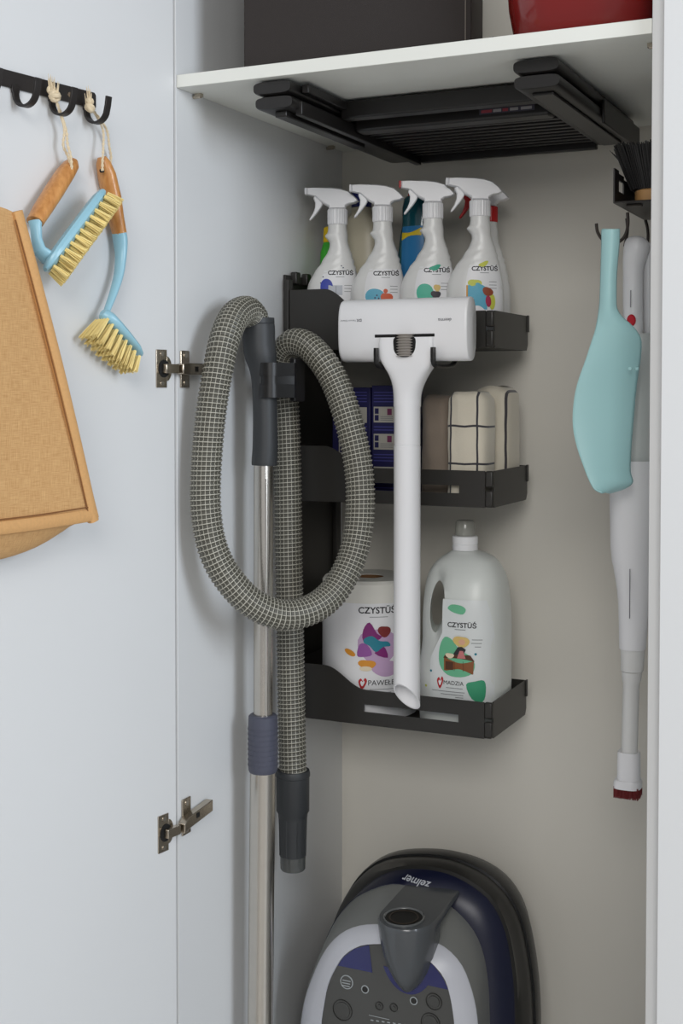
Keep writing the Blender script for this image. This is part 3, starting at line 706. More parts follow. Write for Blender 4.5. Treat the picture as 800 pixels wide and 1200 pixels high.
towel('white folded towel with dark grey grid lines, in front in the middle basket', -.722, -.655, 1.935, 2.000, .170, towel_mat('checked_cloth', (222, 214, 196), (62, 60, 66), (.0095, .0535), (.063, .121)), seed=2, p=4.0)
towel('plain taupe folded cloth between the white tube and the checked towel', -.786, -.726, 1.985, 2.045, .166, towel_mat('taupe_cloth', (150, 136, 122), (120, 110, 100), (), ()), seed=5, dome=.004)
towel('off white folded towel with one dark stripe, at the right end of the middle basket', -.708, -.643, 2.010, 2.094, .178, towel_mat('striped_cloth', (214, 206, 188), (66, 62, 66), (.0595,), ()), seed=9, p=4.2)
# ------------------------------------------------------------------ paper towel roll
FL = BZ[2]+.0026
pr_c = Vector((-.881, 2.008, FL)); PRr, PRh = .0785, .225
pr = thing('paper_towel_roll', 'wide white paper towel roll with printed wrapper, left in the lowest basket', 'paper roll', pr_c)
m = MB(); m.loft([[(r*math.cos(2*PI*j/64), r*math.sin(2*PI*j/64), z) for j in range(64)] for r, z in ((.024, .002), (PRr-.004, 0), (PRr, .004), (PRr, PRh-.005), (PRr-.004, PRh), (.024, PRh-.001), (.024, .002))], (0, 0)); m.build('paper', M('white_tissue', (232, 230, 222), .8, bump=.2, bscale=300), pr)
m = MB(); m.loft([[(r*math.cos(2*PI*j/32), r*math.sin(2*PI*j/32), z) for j in range(32)] for r, z in ((.0238, .003), (.0238, PRh-.002), (.0222, PRh-.002), (.0222, .003))], (0, 0)); m.build('cardboard_core', M('cardboard', (128, 92, 58), .8), pr)
dirc = math.atan2(-pr_c.y, -pr_c.x)     # towards the room centre
def psurf(u, z, off): a = dirc+u/PRr; return Vector((math.cos(a)*(PRr+off), math.sin(a)*(PRr+off), z))
lw = grid_decal('label', -.115, .115, .002, .190, psurf, M('label_white', (238, 238, 240), .4), pr, nu=40, nv=4, off=.0004)
text('label_print', 'CZYST\u00dc\u015a', -.018, .1745, .062, psurf, ink, lw, bold=.02, off=.0008)
cc = lambda n_, c: M('print_'+n_, c, .5)
def pl(poly, c, off=.0008): decal('label_print', poly, psurf, c, lw, off=off)
q = [grid_decal('label_print', .000, .030, .168, .1688, psurf, finepr, lw, off=.0009)]
pl(blob(.014, .121, .032, .030, w=(.04, .05, 0)), cc('lilac', (196, 164, 200))); pl(blob(.026, .085, .022, .014, w=(.08, .05, 0)), cc('lilac', (196, 164, 200)))
pl(smoothpoly([(-.010, .148), (.000, .160), (.012, .142), (.020, .136), (.006, .128), (-.010, .130)], 3), cc('magenta', (128, 30, 112)), .0012)
pl(smoothpoly([(-.008, .134), (.004, .138), (.016, .130), (.030, .128), (.034, .121), (.022, .120), (.010, .112), (.000, .122), (-.009, .127)], 3), cc('teal_cloth', (34, 130, 150)), .0015)
pl(smoothpoly([(.008, .110), (.030, .102), (.022, .122)], 3), cc('magenta', (128, 30, 112)), .0013)
pl(smoothpoly([(-.020, .106), (-.016, .124), (-.004, .124), (.004, .108), (-.010, .104)], 3), cc('violet', (150, 84, 160)), .0013)
pl(blob(-.032, .110, .010, .0045, rot=-.45), cc('orange', (224, 150, 44)), .0015)
pl(blob(-.004, .092, .013, .008, w=(.1, .1, 0)), cc('orange', (224, 150, 44)), .0014); pl(blob(-.006, .085, .010, .004), cc('cream', (236, 220, 190)), .0017)
pl(blob(.024, .145, .010, .0095, w=(.08, .1, 0)), cc('dark_red', (128, 40, 40)), .0015)
hm = [(x, y+.009) for x, y in smoothpoly([(-.018, .054), (-.014, .060), (-.0105, .056), (-.007, .061), (-.004, .055), (-.012, .042)], 3)]; pl(hm, cc('heart', (186, 30, 40)), .001); pl([(-.0115+(x+.0115)*.5, .0615+(y-.0615)*.5) for x, y in hm], M('label_white', (238, 238, 240), .4), .0013)
text('label_print', 'PAWE\u0141EK', -.002, .058, .052, psurf, ink, lw, off=.001)
for k, (a, c_) in enumerate(((.0, .046), (.003, .036), (.003, .030))): q.append(grid_decal('label_print', a, c_, .051-.0055*k, .0518-.0055*k, psurf, finepr, lw, off=.0009))
join_meshes('label_print', q, lw)
# ------------------------------------------------------------------ laundry bottle with through-handle
lb = thing('laundry_bottle', 'large white laundry detergent bottle with see-through handle and mint green label blobs', 'bottle', (-.706, 2.012, FL))
LP = [(0, -.072, .058, .064), (.004, -.076, .062, .067), (.06, -.077, .063, .068), (.16, -.077, .063, .068), (.20, -.075, .061, .065), (.231, -.070, .057, .057), (.249, -.060, .050, .047), (.262, -.048, .041, .037), (.270, -.036, .029, .028), (.2755, -.0285, .0115, .0195)]
m = MB(); rings = [sell((a+c_)/2, 0, (c_-a)/2, ry, z, 2.9+.0, 56) for z, a, c_, ry in cat(LP, 3)]; rings2 = []
for rg in rings:
    out = []
    for x, y, z in rg:     # recessed shoulder on the right side and around the label
        k = 0
        if y < -.030 and .02 < z < .2: k = .0012*min(1, (z-.02)/.01)*min(1, (.2-z)/.03)*max(0, 1-abs(x/.05)**8)
        if x < -.020: y *= 1-.42*min(1, (-.020-x)/.022)*max(0, min(1, (z-.10)/.03))*max(0, min(1, (.262-z)/.03))
        out.append((x, y+k, z))
    rings2.append(out)
m.loft(rings2); body = m.build('body', white_gloss_t := M('white_hdpe', (226, 230, 226), .33), lb, smooth=60)
hc = MB(); HX, HZ = -.0405, .187
ho = [(HX+.0125*math.cos(a*PI/16)+.10*.042*math.sin(a*PI/16), HZ+.042*math.sin(a*PI/16)) for a in range(32)]
hc.loft([[(x-.33*(y+.04), y, z) for x, z in ho] for y in (-.12, .12)])
cut = hc.build('handle_cutter', white_gloss_t, lb); 
md = body.modifiers.new('b', 'BOOLEAN'); md.object = cut; md.operation = 'DIFFERENCE'; md.solver = 'EXACT'
bpy.context.view_layer.update(); dg = bpy.context.evaluated_depsgraph_get(); nm = bpy.data.meshes.new_from_object(body.evaluated_get(dg))
body.modifiers.clear(); body.data = nm; bpy.data.objects.remove(cut)
for p in nm.polygons: p.use_smooth = True
nm.set_sharp_from_angle(angle=math.radians(50))
MB().lathe([(.0205, .276), (.0205, .2845), (.0195, .2855), (.0205, .2865), (.0205, .2975), (.0185, .299)], c=(-.0085, 0, 0), n=36).build('collar', white_plastic, lb)
MB().lathe([(.0165, .2992), (.0170, .301), (.0150, .321), (.0135, .3235), (.0002, .3238)], c=(-.0085, 0, 0), n=32).build('measuring_cap', M('clear_grey_cap', (176, 176, 168), .15, trans=.35), lb)
def lsurf(u, z, off):
    a, c_, ry = interp(LP, z); cx = (a+c_)/2; rx = (c_-a)/2; q_ = min(.99, abs((u-cx)/rx)); k = 0
    return Vector((u, -ry*(1-q_**2.9)**(1/2.9)+(.0012 if .03 < z < .17 else 0)-off, z))
lsurf0 = lsurf
def lsurf(u, z, off): return lsurf0(u*1.1-.002, .020+(z-.020)*1.10, off)
lw = MB(); V = []; nu, nv = 20, 24
for j in range(nv+1):
    z = .022+.166*j/nv; ul = -.038 if z < .10 else -.038+.020*min(1, (z-.10)/.04); 
    
    ur = .053-.010*max(0, (z-.13)/.06)**2
    for i in range(nu+1): V.append(lsurf(ul+(ur-ul)*i/nu, z, .0016))
lw = lw.add(V, [(j*(nu+1)+i, j*(nu+1)+i+1, (j+1)*(nu+1)+i+1, (j+1)*(nu+1)+i) for j in range(nv) for i in range(nu)]).build('label', M('label_pale', (228, 232, 232), .36), lb, smooth=60, fix=False)
mint = cc('mint_big', (110, 190, 148))
def ll(poly, c, off=.0022): decal('label_print', poly, lsurf, c, lw, off=off)
ll(smoothpoly([(-.010, .176), (-.004, .181), (.010, .180), (.017, .175), (.013, .168), (.002, .169), (-.006, .172)], 3), mint)
text('label_print', 'CZYST\u00dc\u015a', -.010, .149, .042, lsurf, ink, lw, off=.0022, bold=.02)
ll(smoothpoly([(-.022, .118), (-.014, .134), (-.002, .130), (.008, .117), (.022, .110), (.030, .098), (.026, .084), (.010, .078), (-.010, .080), (-.022, .094)], 3), mint)
brown = cc('brown_wood', (140, 84, 44)); dbr = cc('dark_wood', (86, 50, 28))
ll([(-.015, .086), (.028, .083), (.029, .1015), (-.015, .104)], brown, .0026); ll([(-.016, .104), (.030, .1015), (.024, .110), (-.012, .111)], dbr, .0028)
for a, c_ in ((-.0125, -.001), ): ll([(a, .088), (c_, .0875), (c_, .099), (a, .0995)], dbr, .003)
for a in (.0005, .0135): ll([(a, .0865), (a+.0006, .0865), (a+.0006, .101), (a, .101)], dbr, .003)
ll(blob(.011, .129, .011, .0085, w=(.12, .08, 0)), cc('blond', (226, 194, 120)), .0030); ll(blob(.012, .1285, .005, .004), cc('peach', (228, 176, 146)), .0034)
ll([(-.001, .110), (.014, .110), (.018, .118), (.012, .122), (.006, .121)], cc('black_cloth', (44, 42, 48)), .0034); ll([(.005, .105), (.018, .105), (.014, .116), (.009, .116)], cc('pink_cloth', (206, 124, 124)), .0038)
ll(blob(-.006, .108, .006, .004, w=(.1, .1, 0)), cc('cream', (236, 220, 190)), .0034)
ll(smoothpoly([(.018, .068), (.030, .073), (.042, .074), (.044, .058), (.040, .044), (.026, .048)], 3), cc('green_deep', (60, 160, 118)), .0022)
hm = smoothpoly([(-.026, .070), (-.023, .0755), (-.0205, .072), (-.018, .077), (-.016, .071), (-.0215, .059)], 3); ll(hm, cc('heart', (186, 30, 40)), .0024); ll([(-.0210+(x+.0210)*.5, .068+(y-.068)*.5) for x, y in hm], M('label_white', (238, 238, 240), .4), .0028)
text('label_print', 'MADZIA', -.0155, .066, .030, lsurf, ink, lw, off=.0024)
q = [grid_decal('label_print', a, c_, z, z+.0008, lsurf, finepr, lw, off=.0023) for a, c_, z in ((.001, .017, .1455), (.026, .040, .132), (.025, .039, .127), (.030, .038, .122), (-.012, .013, .061), (-.034, .016, .0555), (-.020, .014, .0515), (.002, .014, .048))]
join_meshes('label_print', q, lw)
for u, v, c in ((.031, .112, cc('teal_cloth', (34, 130, 150))), (-.036, .083, cc('teal_cloth', (34, 130, 150))), (-.045, .060, cc('lime', (206, 210, 84)))):
    ll(blob(u, v, .0018, .0018, n=10), c, .0022)
# ------------------------------------------------------------------ white floor head and suction tube on two hooks
fh = thing('floor_head', 'white vacuum floor head with tube hanging from hooks of the top basket', 'vacuum nozzle', (-.752, 1.85, .09))
yF, yBk = 1.826, 1.870; zc_ = .0915; hz_ = .0475
def headring(x, k):
    out = []
    yc = (yF+yBk)/2; ry = (yBk-yF)/2
    for j in range(36):
        q_ = 2*PI*j/36; c_, d_ = math.cos(q_), math.sin(q_); e = 2/2.7
        out.append((x, yc+ry*k*math.copysign(abs(c_)**e, c_), zc_+(hz_-(1-k)*ry)*math.copysign(abs(d_)**e, d_)))
    return out
m = MB(); m.loft([headring(x+.002, k) for x, k in ((-.8575, .80), (-.8565, .92), (-.853, 1), (-.654, 1), (-.650, .98), (-.6490, .93))]); m.build('housing', white_plastic, fh, True, smooth=45)
m = MB(); m.loft([headring(x, k*.93) for x, k in ((-.6492, 1), (-.6484, .99), (-.6480, .96))]); m.build('end_cap', M('pale_grey_plastic', (200, 202, 200), .4), fh, True, smooth=45)
hs = lambda u, v, off: Vector((u, yF-off, v))
MB().box((-.793, yF-.0006, .0800), (-.697, yF+.006, .0845)).build('slot', dark_hole, fh, True, bevel=.0005)
# neck yoke in front of the lower centre
YR = [(.0795, -.7855, -.6985, 1.8205, 1.8475, 7), (.062, -.7865, -.698, 1.8203, 1.8475, 7), (.048, -.785, -.7003, 1.8205, 1.8495, 6), (.036, -.779, -.7045, 1.8215, 1.853, 5), (.024, -.7735, -.7135, 1.8235, 1.859, 3.6), (.010, -.7703, -.722, 1.8255, 1.865, 2.6), (-.006, -.7697, -.7275, 1.8272, 1.868, 2.1), (-.024, -.7697, -.7283, 1.8273, 1.8687, 2)]
m = MB(); m.loft([sell((a+c_)/2, (f_+g_)/2, (c_-a)/2, (g_-f_)/2, z, p_, 44) for z, a, c_, f_, g_, p_ in cat(YR, 4)])
m.build('neck_yoke', white_plastic, fh, True, smooth=40)
# window with accordion hose
MB().prism(smoothpoly([(-.7725, .080), (-.7435, .080), (-.7405, .066), (-.744, .056), (-.752, .0505), (-.764, .0505), (-.7725, .056), (-.7755, .066)], 4), lambda x, z: (x+.0155, 1.8201, z), lambda x, z: (x+.0155, 1.823, z)).build('recess', dark_hole, fh, True)
m = MB(); cor = []
for k in range(33):
    z = .0515+.0325*k/32; cor.append((.0125+.0022*math.cos(k*PI/2*1.0), z))
m.lathe([(r, z) for r, z in cor], c=(-.7425, 1.8255, 0), n=24); m.build('corrugated_hose', M('grey_bellows', (178, 172, 166), .4), fh, True)
# hooks of the basket
for x in (-.7865, -.6955):
    m = MB(); m.sweep(cat([(x, 1.921, .062), (x, 1.90, .040), (x, 1.84, .036), (x, 1.8195, .040), (x, 1.8165, .052), (x, 1.8165, .064)], 5), .0042, .003, up=Vector((1, 0, 0)), n=10)
    m.build('hook', black_plastic, fh, True, label='black support hook')
TX, TY, TR = -.7490, 1.848, .0203
n = 40; 
def tring(r, zf): return [(TX+r*math.cos(2*PI*j/n), TY+r*math.sin(2*PI*j/n), zf(r*math.cos(2*PI*j/n), r*math.sin(2*PI*j/n))) for j in range(n)]
cutz = lambda a, c_: -.464-.25*a-1.1*c_
m = MB(); m.loft([tring(TR*.98, lambda a, c_: -.015), tring(TR*.98, lambda a, c_: -.081), tring(TR*.955, lambda a, c_: -.0815), tring(TR*.955, lambda a, c_: -.0825), tring(TR, lambda a, c_: -.083), tring(TR, cutz), tring(TR*.90, cutz), tring(TR*.90, lambda a, c_: -.09)], (1, 0)); m.build('suction_tube', white_plastic, fh, True, smooth=40)
mark = M('grey_print', (128, 128, 134), .5)
text('print', 'deerma', -.6915, .1065, .021, hs, mark, fh, True, flip=True, bold=.01)
text('print', 'Vacuum Cleaner', -.850, .1075, .026, hs, mark, fh, True, flip=True)
text('print', 'DX', -.823, .1085, .0085, hs, mark, fh, True, flip=True, bold=.03)
# ------------------------------------------------------------------ hose, handle, steel tube, clip
def hose_mat():
    m = M('woven_hose', (96, 90, 78), .42); N = m.node_tree.nodes; L = m.node_tree.links; b = N['Principled BSDF']
    uv = N.new('ShaderNodeUVMap'); uv.uv_map = 'uv'; sp = N.new('ShaderNodeSeparateXYZ'); L.new(uv.outputs[0], sp.inputs[0])
    def line(out, w):
        f_ = N.new('ShaderNodeMath'); f_.operation = 'FRACT'; L.new(sp.outputs[out], f_.inputs[0])
        l = N.new('ShaderNodeMath'); l.operation = 'LESS_THAN'; l.inputs[1].default_value = w; L.new(f_.outputs[0], l.inputs[0]); return l
    a, c = line(0, .15), line(1, .12)
    x = N.new('ShaderNodeMath'); x.operation = 'MAXIMUM'; L.new(a.outputs[0], x.inputs[0]); L.new(c.outputs[0], x.inputs[1])
    mx = N.new('ShaderNodeMix'); mx.data_type = 'RGBA'; mx.inputs[6].default_value = (*lin((76, 74, 65)), 1); mx.inputs[7].default_value = (*lin((182, 179, 166)), 1)  # pale lines: cotton threads, plus rib highlights put into the colour
    L.new(x.outputs[0], mx.inputs[0]); L.new(mx.outputs[2], b.inputs['Base Color']); return m
hosem = hose_mat()
hz = thing('vacuum_hose', 'grey ribbed vacuum hose looped over the handle and hanging down', 'hose', onT(340, 905, 2.08))
cp = [(301, 388, 1.99), (298, 374, 1.985), (288, 364, 1.96), (274, 372, 1.92), (263.5, 396, 1.89), (256, 430, 1.875), (247, 486, 1.87), (241.5, 550, 1.87), (241.5, 600, 1.87), (249, 642, 1.87), (266, 676, 1.875), (293, 705, 1.885), (326, 720, 1.90), (360, 716, 1.92), (389, 696, 1.945), (410, 660, 1.965), (420, 620, 1.975), (422, 575, 1.98), (418, 535, 1.985), (408, 492, 1.99), (396, 456, 2.0), (380, 426, 2.01), (361, 406, 2.03), (344, 402, 2.05), (333, 414, 2.07), (331, 440, 2.085), (335, 490, 2.085), (337, 560, 2.085), (338, 650, 2.085), (340, 760, 2.085), (342, 865, 2.085), (343, 907, 2.085)]
path = [onT(*c) for c in cat(cp, 12)]
L_ = sum((a-b).length for a, b in zip(path, path[1:])); RIB = .0068; sub = 4; NS = int(L_/RIB*sub); path = resample(path, NS)
m = MB(); m.uv = []; na = 30; N_ = None; rings = []; dist = 0
for i, p in enumerate(path):
    t = (path[min(i+1, NS-1)]-path[max(i-1, 0)]).normalized()
    if i: dist += (p-path[i-1]).length
    if N_ is None: N_ = t.orthogonal()
    N_ = (N_-t*N_.dot(t)).normalized(); B2 = t.cross(N_); rg = []
    for j in range(na):
        a = 2*PI*j/na; ph = dist/RIB-j/na; r = .0213+.0012*math.cos(2*PI*ph)
        rg.append(p+(N_*math.cos(a)+B2*math.sin(a))*r); m.uv.append((ph+200.085, j/na*20))
    rings.append(rg)
# close the seam with a duplicated column so the UVs stay continuous
m2 = MB(); m2.uv = []; 
for i, rg in enumerate(rings):
    for j in range(na+1):
        m2.v.append(rg[j % na]); u0 = m.uv[i*na][0]; m2.uv.append((u0-j/na, j/na*20))
for i in range(len(rings)-1):
    for j in range(na): a = i*(na+1)+j; m2.f.append((a, a+1, a+na+2, a+na+1))
m2.build('hose_sleeve', hosem, hz, True, smooth=80)
e0 = path[-1]; dn_ = Vector((0, 0, -1)); pm = ppm(e0)
cz = lambda y: onT(343, y, 2.085).z
pf = [(19/pm, cz(903)), (20/pm, cz(906)), (20/pm, cz(950)), (17.5/pm, cz(953)), (17/pm, cz(955)), (15.5/pm, cz(1003)), (14, cz(1003))]
m = MB(); m.lathe([(19.3/pm, cz(902)), (20.3/pm, cz(905)), (20.3/pm, cz(909)), (19.5/pm, cz(910)), (19.3/pm, cz(950)), (17.5/pm, cz(953)), (16.8/pm, cz(960)), (15.6/pm, cz(1003))], c=(e0.x, e0.y, 0), n=32); m.build('end_connector', charcoal, hz, True)
for k in range(8):
    a = k*PI/4; x, y = e0.x+math.cos(a)*16.4/pm, e0.y+math.sin(a)*16.4/pm; MB().sweep([(x, y, cz(958)), (x-math.cos(a)*.0008, y-math.sin(a)*.0008, cz(1001))], .0012, n=6).build('connector_rib', charcoal, hz, True)
m = MB(); m.lathe([(15/pm, cz(1002)), (14.8/pm, cz(1018)), (13.5/pm, cz(1020)), (13.2/pm, cz(1004))], c=(e0.x, e0.y, 0), n=32, cap=(1, 0)); m.build('end_sleeve', M('clear_sleeve', (110, 112, 110), .2, trans=.5), hz, True)
# steel tube with handle (stands on the floor of the cupboard)
tc_ = onT(308.5, 700, 2.0); tb_ = onT(305.5, 1180, 2.0)
wand = thing('vacuum_wand', 'telescopic steel vacuum wand with black grip leaning by the rack', 'vacuum wand', (tc_.x, tc_.y, ZB))
K = 2.0/FPX
def wp(x, y): p = onT(x, y, 2.0); d = Vector((cf.x, cf.y, 0)).normalized(); base = Vector((tc_.x, tc_.y, 0)); p2 = base+(cr*((x-308.5)*K)); return Vector((p2.x, p2.y, p.z))
bt = wp(303.5, 1200); bt = wp(303.5, 1200)+(wp(303.5, 1200)-wp(308.5, 545)).normalized()*((bt.z-ZB)); bt.z = ZB+.012
m = MB(); m.sweep([wp(308.8, 540), wp(308, 850)], 11.2*K, n=32); m.build('inner_tube', steel, wand, True)
m = MB(); m.sweep([wp(313.5, 542), wp(312.3, 850)], 2.2*K, n=8)
m2_ = MB(); a_, b_ = wp(308.8, 560), wp(308, 842)
tv = (b_-a_).normalized(); fc = -Vector((cf.x, cf.y, 0)).normalized()
sl = MB(); 
for dx in (4.0,):
    p0_ = a_+cr*dx*K+fc*10.0*K; p1_ = b_+cr*dx*K+fc*10.0*K; sl.sweep([p0_, p1_], 1.7*K, n=8)
sl.build('guide_ridge', steel, wand, True)
m = MB(); m.sweep([wp(307.5, 900), bt], 15*K, n=36, cap=(0, 1)); m.build('outer_tube', steel, wand, True)
m = MB(); ys = [(838, 15), (840, 17), (850, 17.4), (898, 17.4), (903, 17.2), (906, 16)]
m.sweep([wp(307.7, y) for y, r in ys], [r*K for y, r in ys], n=32)
m.build('lock_collar', slate, wand, True)
for y in range(854, 900, 6): MB().sweep([wp(307.7, y), wp(307.7, y+1.5)], 17.9*K, n=32).build('grip_ring', slate, wand, True)
hp = cat([(302.5, 379, 18, 17), (303, 384, 19.5, 18), (304, 405, 19, 18), (306, 418, 18.5, 17.5), (308.5, 432, 16, 15), (310, 450, 14.6, 14), (310.8, 480, 14.2, 14), (310.8, 520, 14.6, 14), (309.8, 540, 14.8, 14), (309.6, 545, 14.6, 13.6)], 4)
m = MB(); m.sweep([wp(a, y) for a, y, r, q_ in hp], [r*K for a, y, r, q_ in hp], [q_*K for a, y, r, q_ in hp], up=cr, n=32); m.build('grip_handle', charcoal, wand, True)
m = MB(); m.sweep([wp(302, 374), wp(302.3, 380)], [19.8*K, 19.8*K], up=cr, n=32); m.build('grip_rim', charcoal, wand, True)
# clip bracket
cl = thing('tube_clip', 'black plastic clip holding the vacuum wand against the rack', 'clip', onT(328, 446, 2.0))
cz0, cz1 = onT(320, 466, 1.97).z, onT(320, 425, 1.97).z; zm = (cz0+cz1)/2
base = Vector((tc_.x, tc_.y, 0)); fcv = fc
def clip_ring(za, zb, nm, out=0, col=None):
    m = MB(); pts = []
    for k in range(0, 15):
        a = math.radians(-50+k*12.5)     # arc round the front of the grip
        pts.append(base+cr*(2.3*K)+fcv*0+(cr*(-math.cos(a)*15.5*K*-1)+fcv*math.sin(a)*17.5*K)*1.0)
    pts = []
    c0_ = base+cr*(9*K)
    for k in range(-2, 11):
        a = math.radians(180-12*k*1.15)
        pts.append(c0_+cr*(math.cos(a)*(13+out)*K)+fcv*(math.sin(a)*(15+out)*K+6*K))
    pts.append(c0_+cr*(27*K)+fcv*(4*K-out*K)); pts.append(c0_+cr*(29*K)-fcv*22*K)
    rg = []
    for i, p in enumerate(pts):
        t = (pts[min(i+1, len(pts)-1)]-pts[max(i-1, 0)]).normalized(); nn = Vector((t.y, -t.x, 0))*.0013
        rg.append([(p.x+nn.x, p.y+nn.y, za), (p.x+nn.x, p.y+nn.y, zb), (p.x-nn.x, p.y-nn.y, zb), (p.x-nn.x, p.y-nn.y, za)])
    m.loft(rg); return m.build(nm, col or black_plastic, cl, True, smooth=45)
clip_ring(zm+.006, cz1, 'clip_band'); clip_ring(cz0, zm-.006, 'clip_band'); clip_ring(zm-.0062, zm+.0062, 'clip_groove', -1.5)
pq = onT(348, 445, 2.02)
MB().box((-.9865, 1.885, cz0-.004), (-.958, 1.918, cz1+.004)).build('mount_block', black_plastic, cl, True, bevel=.003)
MB().box((pq.x-.004, pq.y-.018, cz0-.006), (pq.x+.006, pq.y+.016, cz1+.008)).build('mount_plate', black_plastic, cl, True, bevel=.002)
# ------------------------------------------------------------------ canister vacuum cleaner
vac = thing('canister_vacuum', 'navy and grey canister vacuum cleaner standing upright on the cupboard floor', 'vacuum cleaner', (-.73, 1.93, ZB))
NP = 72
def outline(px, Y, bottom=ZB+.006, shrink=0):
    P = [onY(x, y, Y) for x, y in cat(px, 6)]; a, c_ = P[0], P[-1]
    cx = (a.x+c_.x)/2
    L1 = [Vector((a.x+.030, Y, bottom)), Vector((a.x+.004, Y, bottom+.05)), Vector((a.x, Y, bottom+.12))]; R1 = [Vector((c_.x, Y, bottom+.12)), Vector((c_.x-.004, Y, bottom+.05)), Vector((c_.x-.030, Y, bottom))]
    Q = resample(L1+P+R1, NP)
    if shrink: 
        ct = Vector((cx, Y, (P[len(P)//2].z+bottom)/2)); Q = [q+(ct-q).normalized()*shrink for q in Q]
    return Q
def atY(Q, Y, shrink=0):
    cx = sum(q.x for q in Q)/len(Q); czz = sum(q.z for q in Q)/len(Q); out = []
    for q in Q:
        d = Vector((cx-q.x, 0, czz-q.z)); out.append(Vector((q.x, Y, q.z))+d.normalized()*shrink)
    return out
blk_px = [(372, 1200), (378, 1150), (392, 1090), (404, 1056), (424, 1026), (452, 1008), (490, 1003.5), (530, 1008), (566, 1024), (592, 1048), (609, 1080), (618, 1120), (623, 1160), (625, 1200)]
nav_px = [(376, 1200), (382, 1150), (396, 1096), (410, 1060), (428, 1038), (455, 1022), (490, 1018), (525, 1024), (556, 1040), (577, 1060), (592, 1092), (600, 1135), (602.5, 1165), (603.5, 1200)]
gry_px = [(353, 1200), (360, 1165), (370, 1133), (388, 1088), (405, 1063), (425, 1047), (460, 1036), (495, 1044), (525, 1060), (545, 1078), (559, 1098), (568, 1125), (572.5, 1160), (574, 1200)]
wht_px = [(352.5, 1200), (357, 1172), (364, 1150), (376, 1122), (391, 1101), (410, 1088), (435, 1083), (470, 1086), (500, 1099), (524, 1112), (541, 1131), (551, 1155), (557, 1178), (560, 1200)]
inn_px = [(376, 1200), (379, 1180), (385, 1152), (400, 1124), (415, 1112), (432, 1107), (462, 1108), (490, 1117), (508, 1131), (521, 1148), (528, 1172), (532, 1200)]
dk = M('vac_black', (34, 33, 31), .35); nv_ = M('vac_navy', (20, 24, 50), .36); gy = M('vac_grey', (138, 140, 138), .38, metal=.2); wt = M('vac_white', (206, 208, 216), .3); pn = M('vac_panel', (78, 78, 76), .4)
Yk, Yn, Yg, Yw, Yi = 2.02, 1.965, 1.935, 1.858, 1.838
bo = outline(blk_px, Yk); no = outline(nav_px, Yn); go = outline(gry_px, Yg); wo = outline(wht_px, Yw); io = outline(inn_px, Yi)
m = MB(); m.loft([atY(bo, 2.118, .05), atY(bo, 2.105, .018), atY(bo, 2.07, .004), bo, atY(bo, 2.0, .001), atY(bo, 1.985, .006), atY(no, Yn+.004, -.004), atY(no, Yn, 0)], (1, 1)); m.build('bumper_shell', dk, vac, True, smooth=40)
m = MB()
gr = [atY(bo, 2.052, -.0035), atY(bo, 2.046, -.0045), atY(bo, 2.030, -.0045), atY(bo, 2.024, -.003)]
m.loft([atY(bo, 2.055, .002)]+gr+[atY(bo, 2.02, .002)], (0, 0)); m.build('bumper_strip', M('vac_rubber', (16, 16, 16), .25), vac, True)
mid = [a.lerp(c_, .5) for a, c_ in zip(no, go)]
m = MB(); m.loft([atY(no, Yn+.002, 0), atY(no, Yn-.006, .002), [q+Vector((0, -.004, 0)) for q in mid], atY(go, Yg, -.001)], (1, 1)); m.build('top_cover', nv_, vac, True, smooth=50)
def lerpr(A_, B__, t, dy=0): return [a.lerp(c_, t)+Vector((0, dy, 0)) for a, c_ in zip(A_, B__)]
m = MB(); m.loft([atY(go, Yg+.01, 0), go, lerpr(go, wo, .25, -.006), lerpr(go, wo, .5, -.009), lerpr(go, wo, .75, -.007), wo], (0, 1)); m.build('body', gy, vac, True, smooth=50)
m = MB(); m.loft([wo, atY(wo, Yw-.003, .001), lerpr(wo, io, .5, -.004), atY(io, Yi-.0015, -.001), atY(io, Yi+.001, 0)], (0, 0)); m.build('trim_arch', wt, vac, True, smooth=50)
m = MB(); m.loft([atY(io, Yi+.004, -.001), atY(io, Yi+.001, .0005)], (0, 1)); m.build('control_panel', pn, vac, True)
sp_ = lambda u, v, off: Vector((u, Yi+.001-off, v))
def pv(pts): return [(p.x, p.z) for p in (onY(x, y, Yi) for x, y in pts)]
navp = M('vac_blue', (34, 38, 98), .25, coat=.5)
decal('panel_band', pv([(396, 1131), (402, 1122), (415, 1112), (432, 1107.5), (436, 1140), (395, 1131.5)]), sp_, navp, vac, True, off=.0006, rings=1)
decal('panel_band', pv([(480, 1113), (490, 1117.5), (508, 1131.5), (519, 1147), (525, 1160), (484, 1151)]), sp_, navp, vac, True, off=.0006, rings=1)
ringm = M('vac_mark', (170, 176, 178), .4)
def ringd(x, y, r, w, mat, name='dial_mark'):
    c_ = onY(x, y, Yi); k = 1/ppm(c_); m = MB(); n = 28
    m.loft([[(c_.x+rr*k*math.cos(2*PI*j/n), Yi+.001-yy, c_.z+rr*k*math.sin(2*PI*j/n)) for j in range(n)] for rr, yy in ((r, 0), (r, .0012), (r-w, .0012), (r-w, 0))], (0, 0)); m.build(name, mat, vac, True)
def disc(x, y, r, mat, name, h=.0015):
    c_ = onY(x, y, Yi); k = 1/ppm(c_); MB().sweep([(c_.x, Yi+.002, c_.z), (c_.x, Yi-h, c_.z)], r*k, n=28).build(name, mat, vac, True, bevel=.0006)
ringd(406, 1151, 8.2, 1, ringm); disc(406, 1151, 7, pn, 'button', .001)
ringd(427.5, 1159.5, 4.8, 1.1, ringm); disc(427.5, 1159.5, 3.3, dk, 'button', .0015)
ringd(484.5, 1173, 4.8, 1.1, ringm); disc(484.5, 1173, 3.3, dk, 'button', .0015)
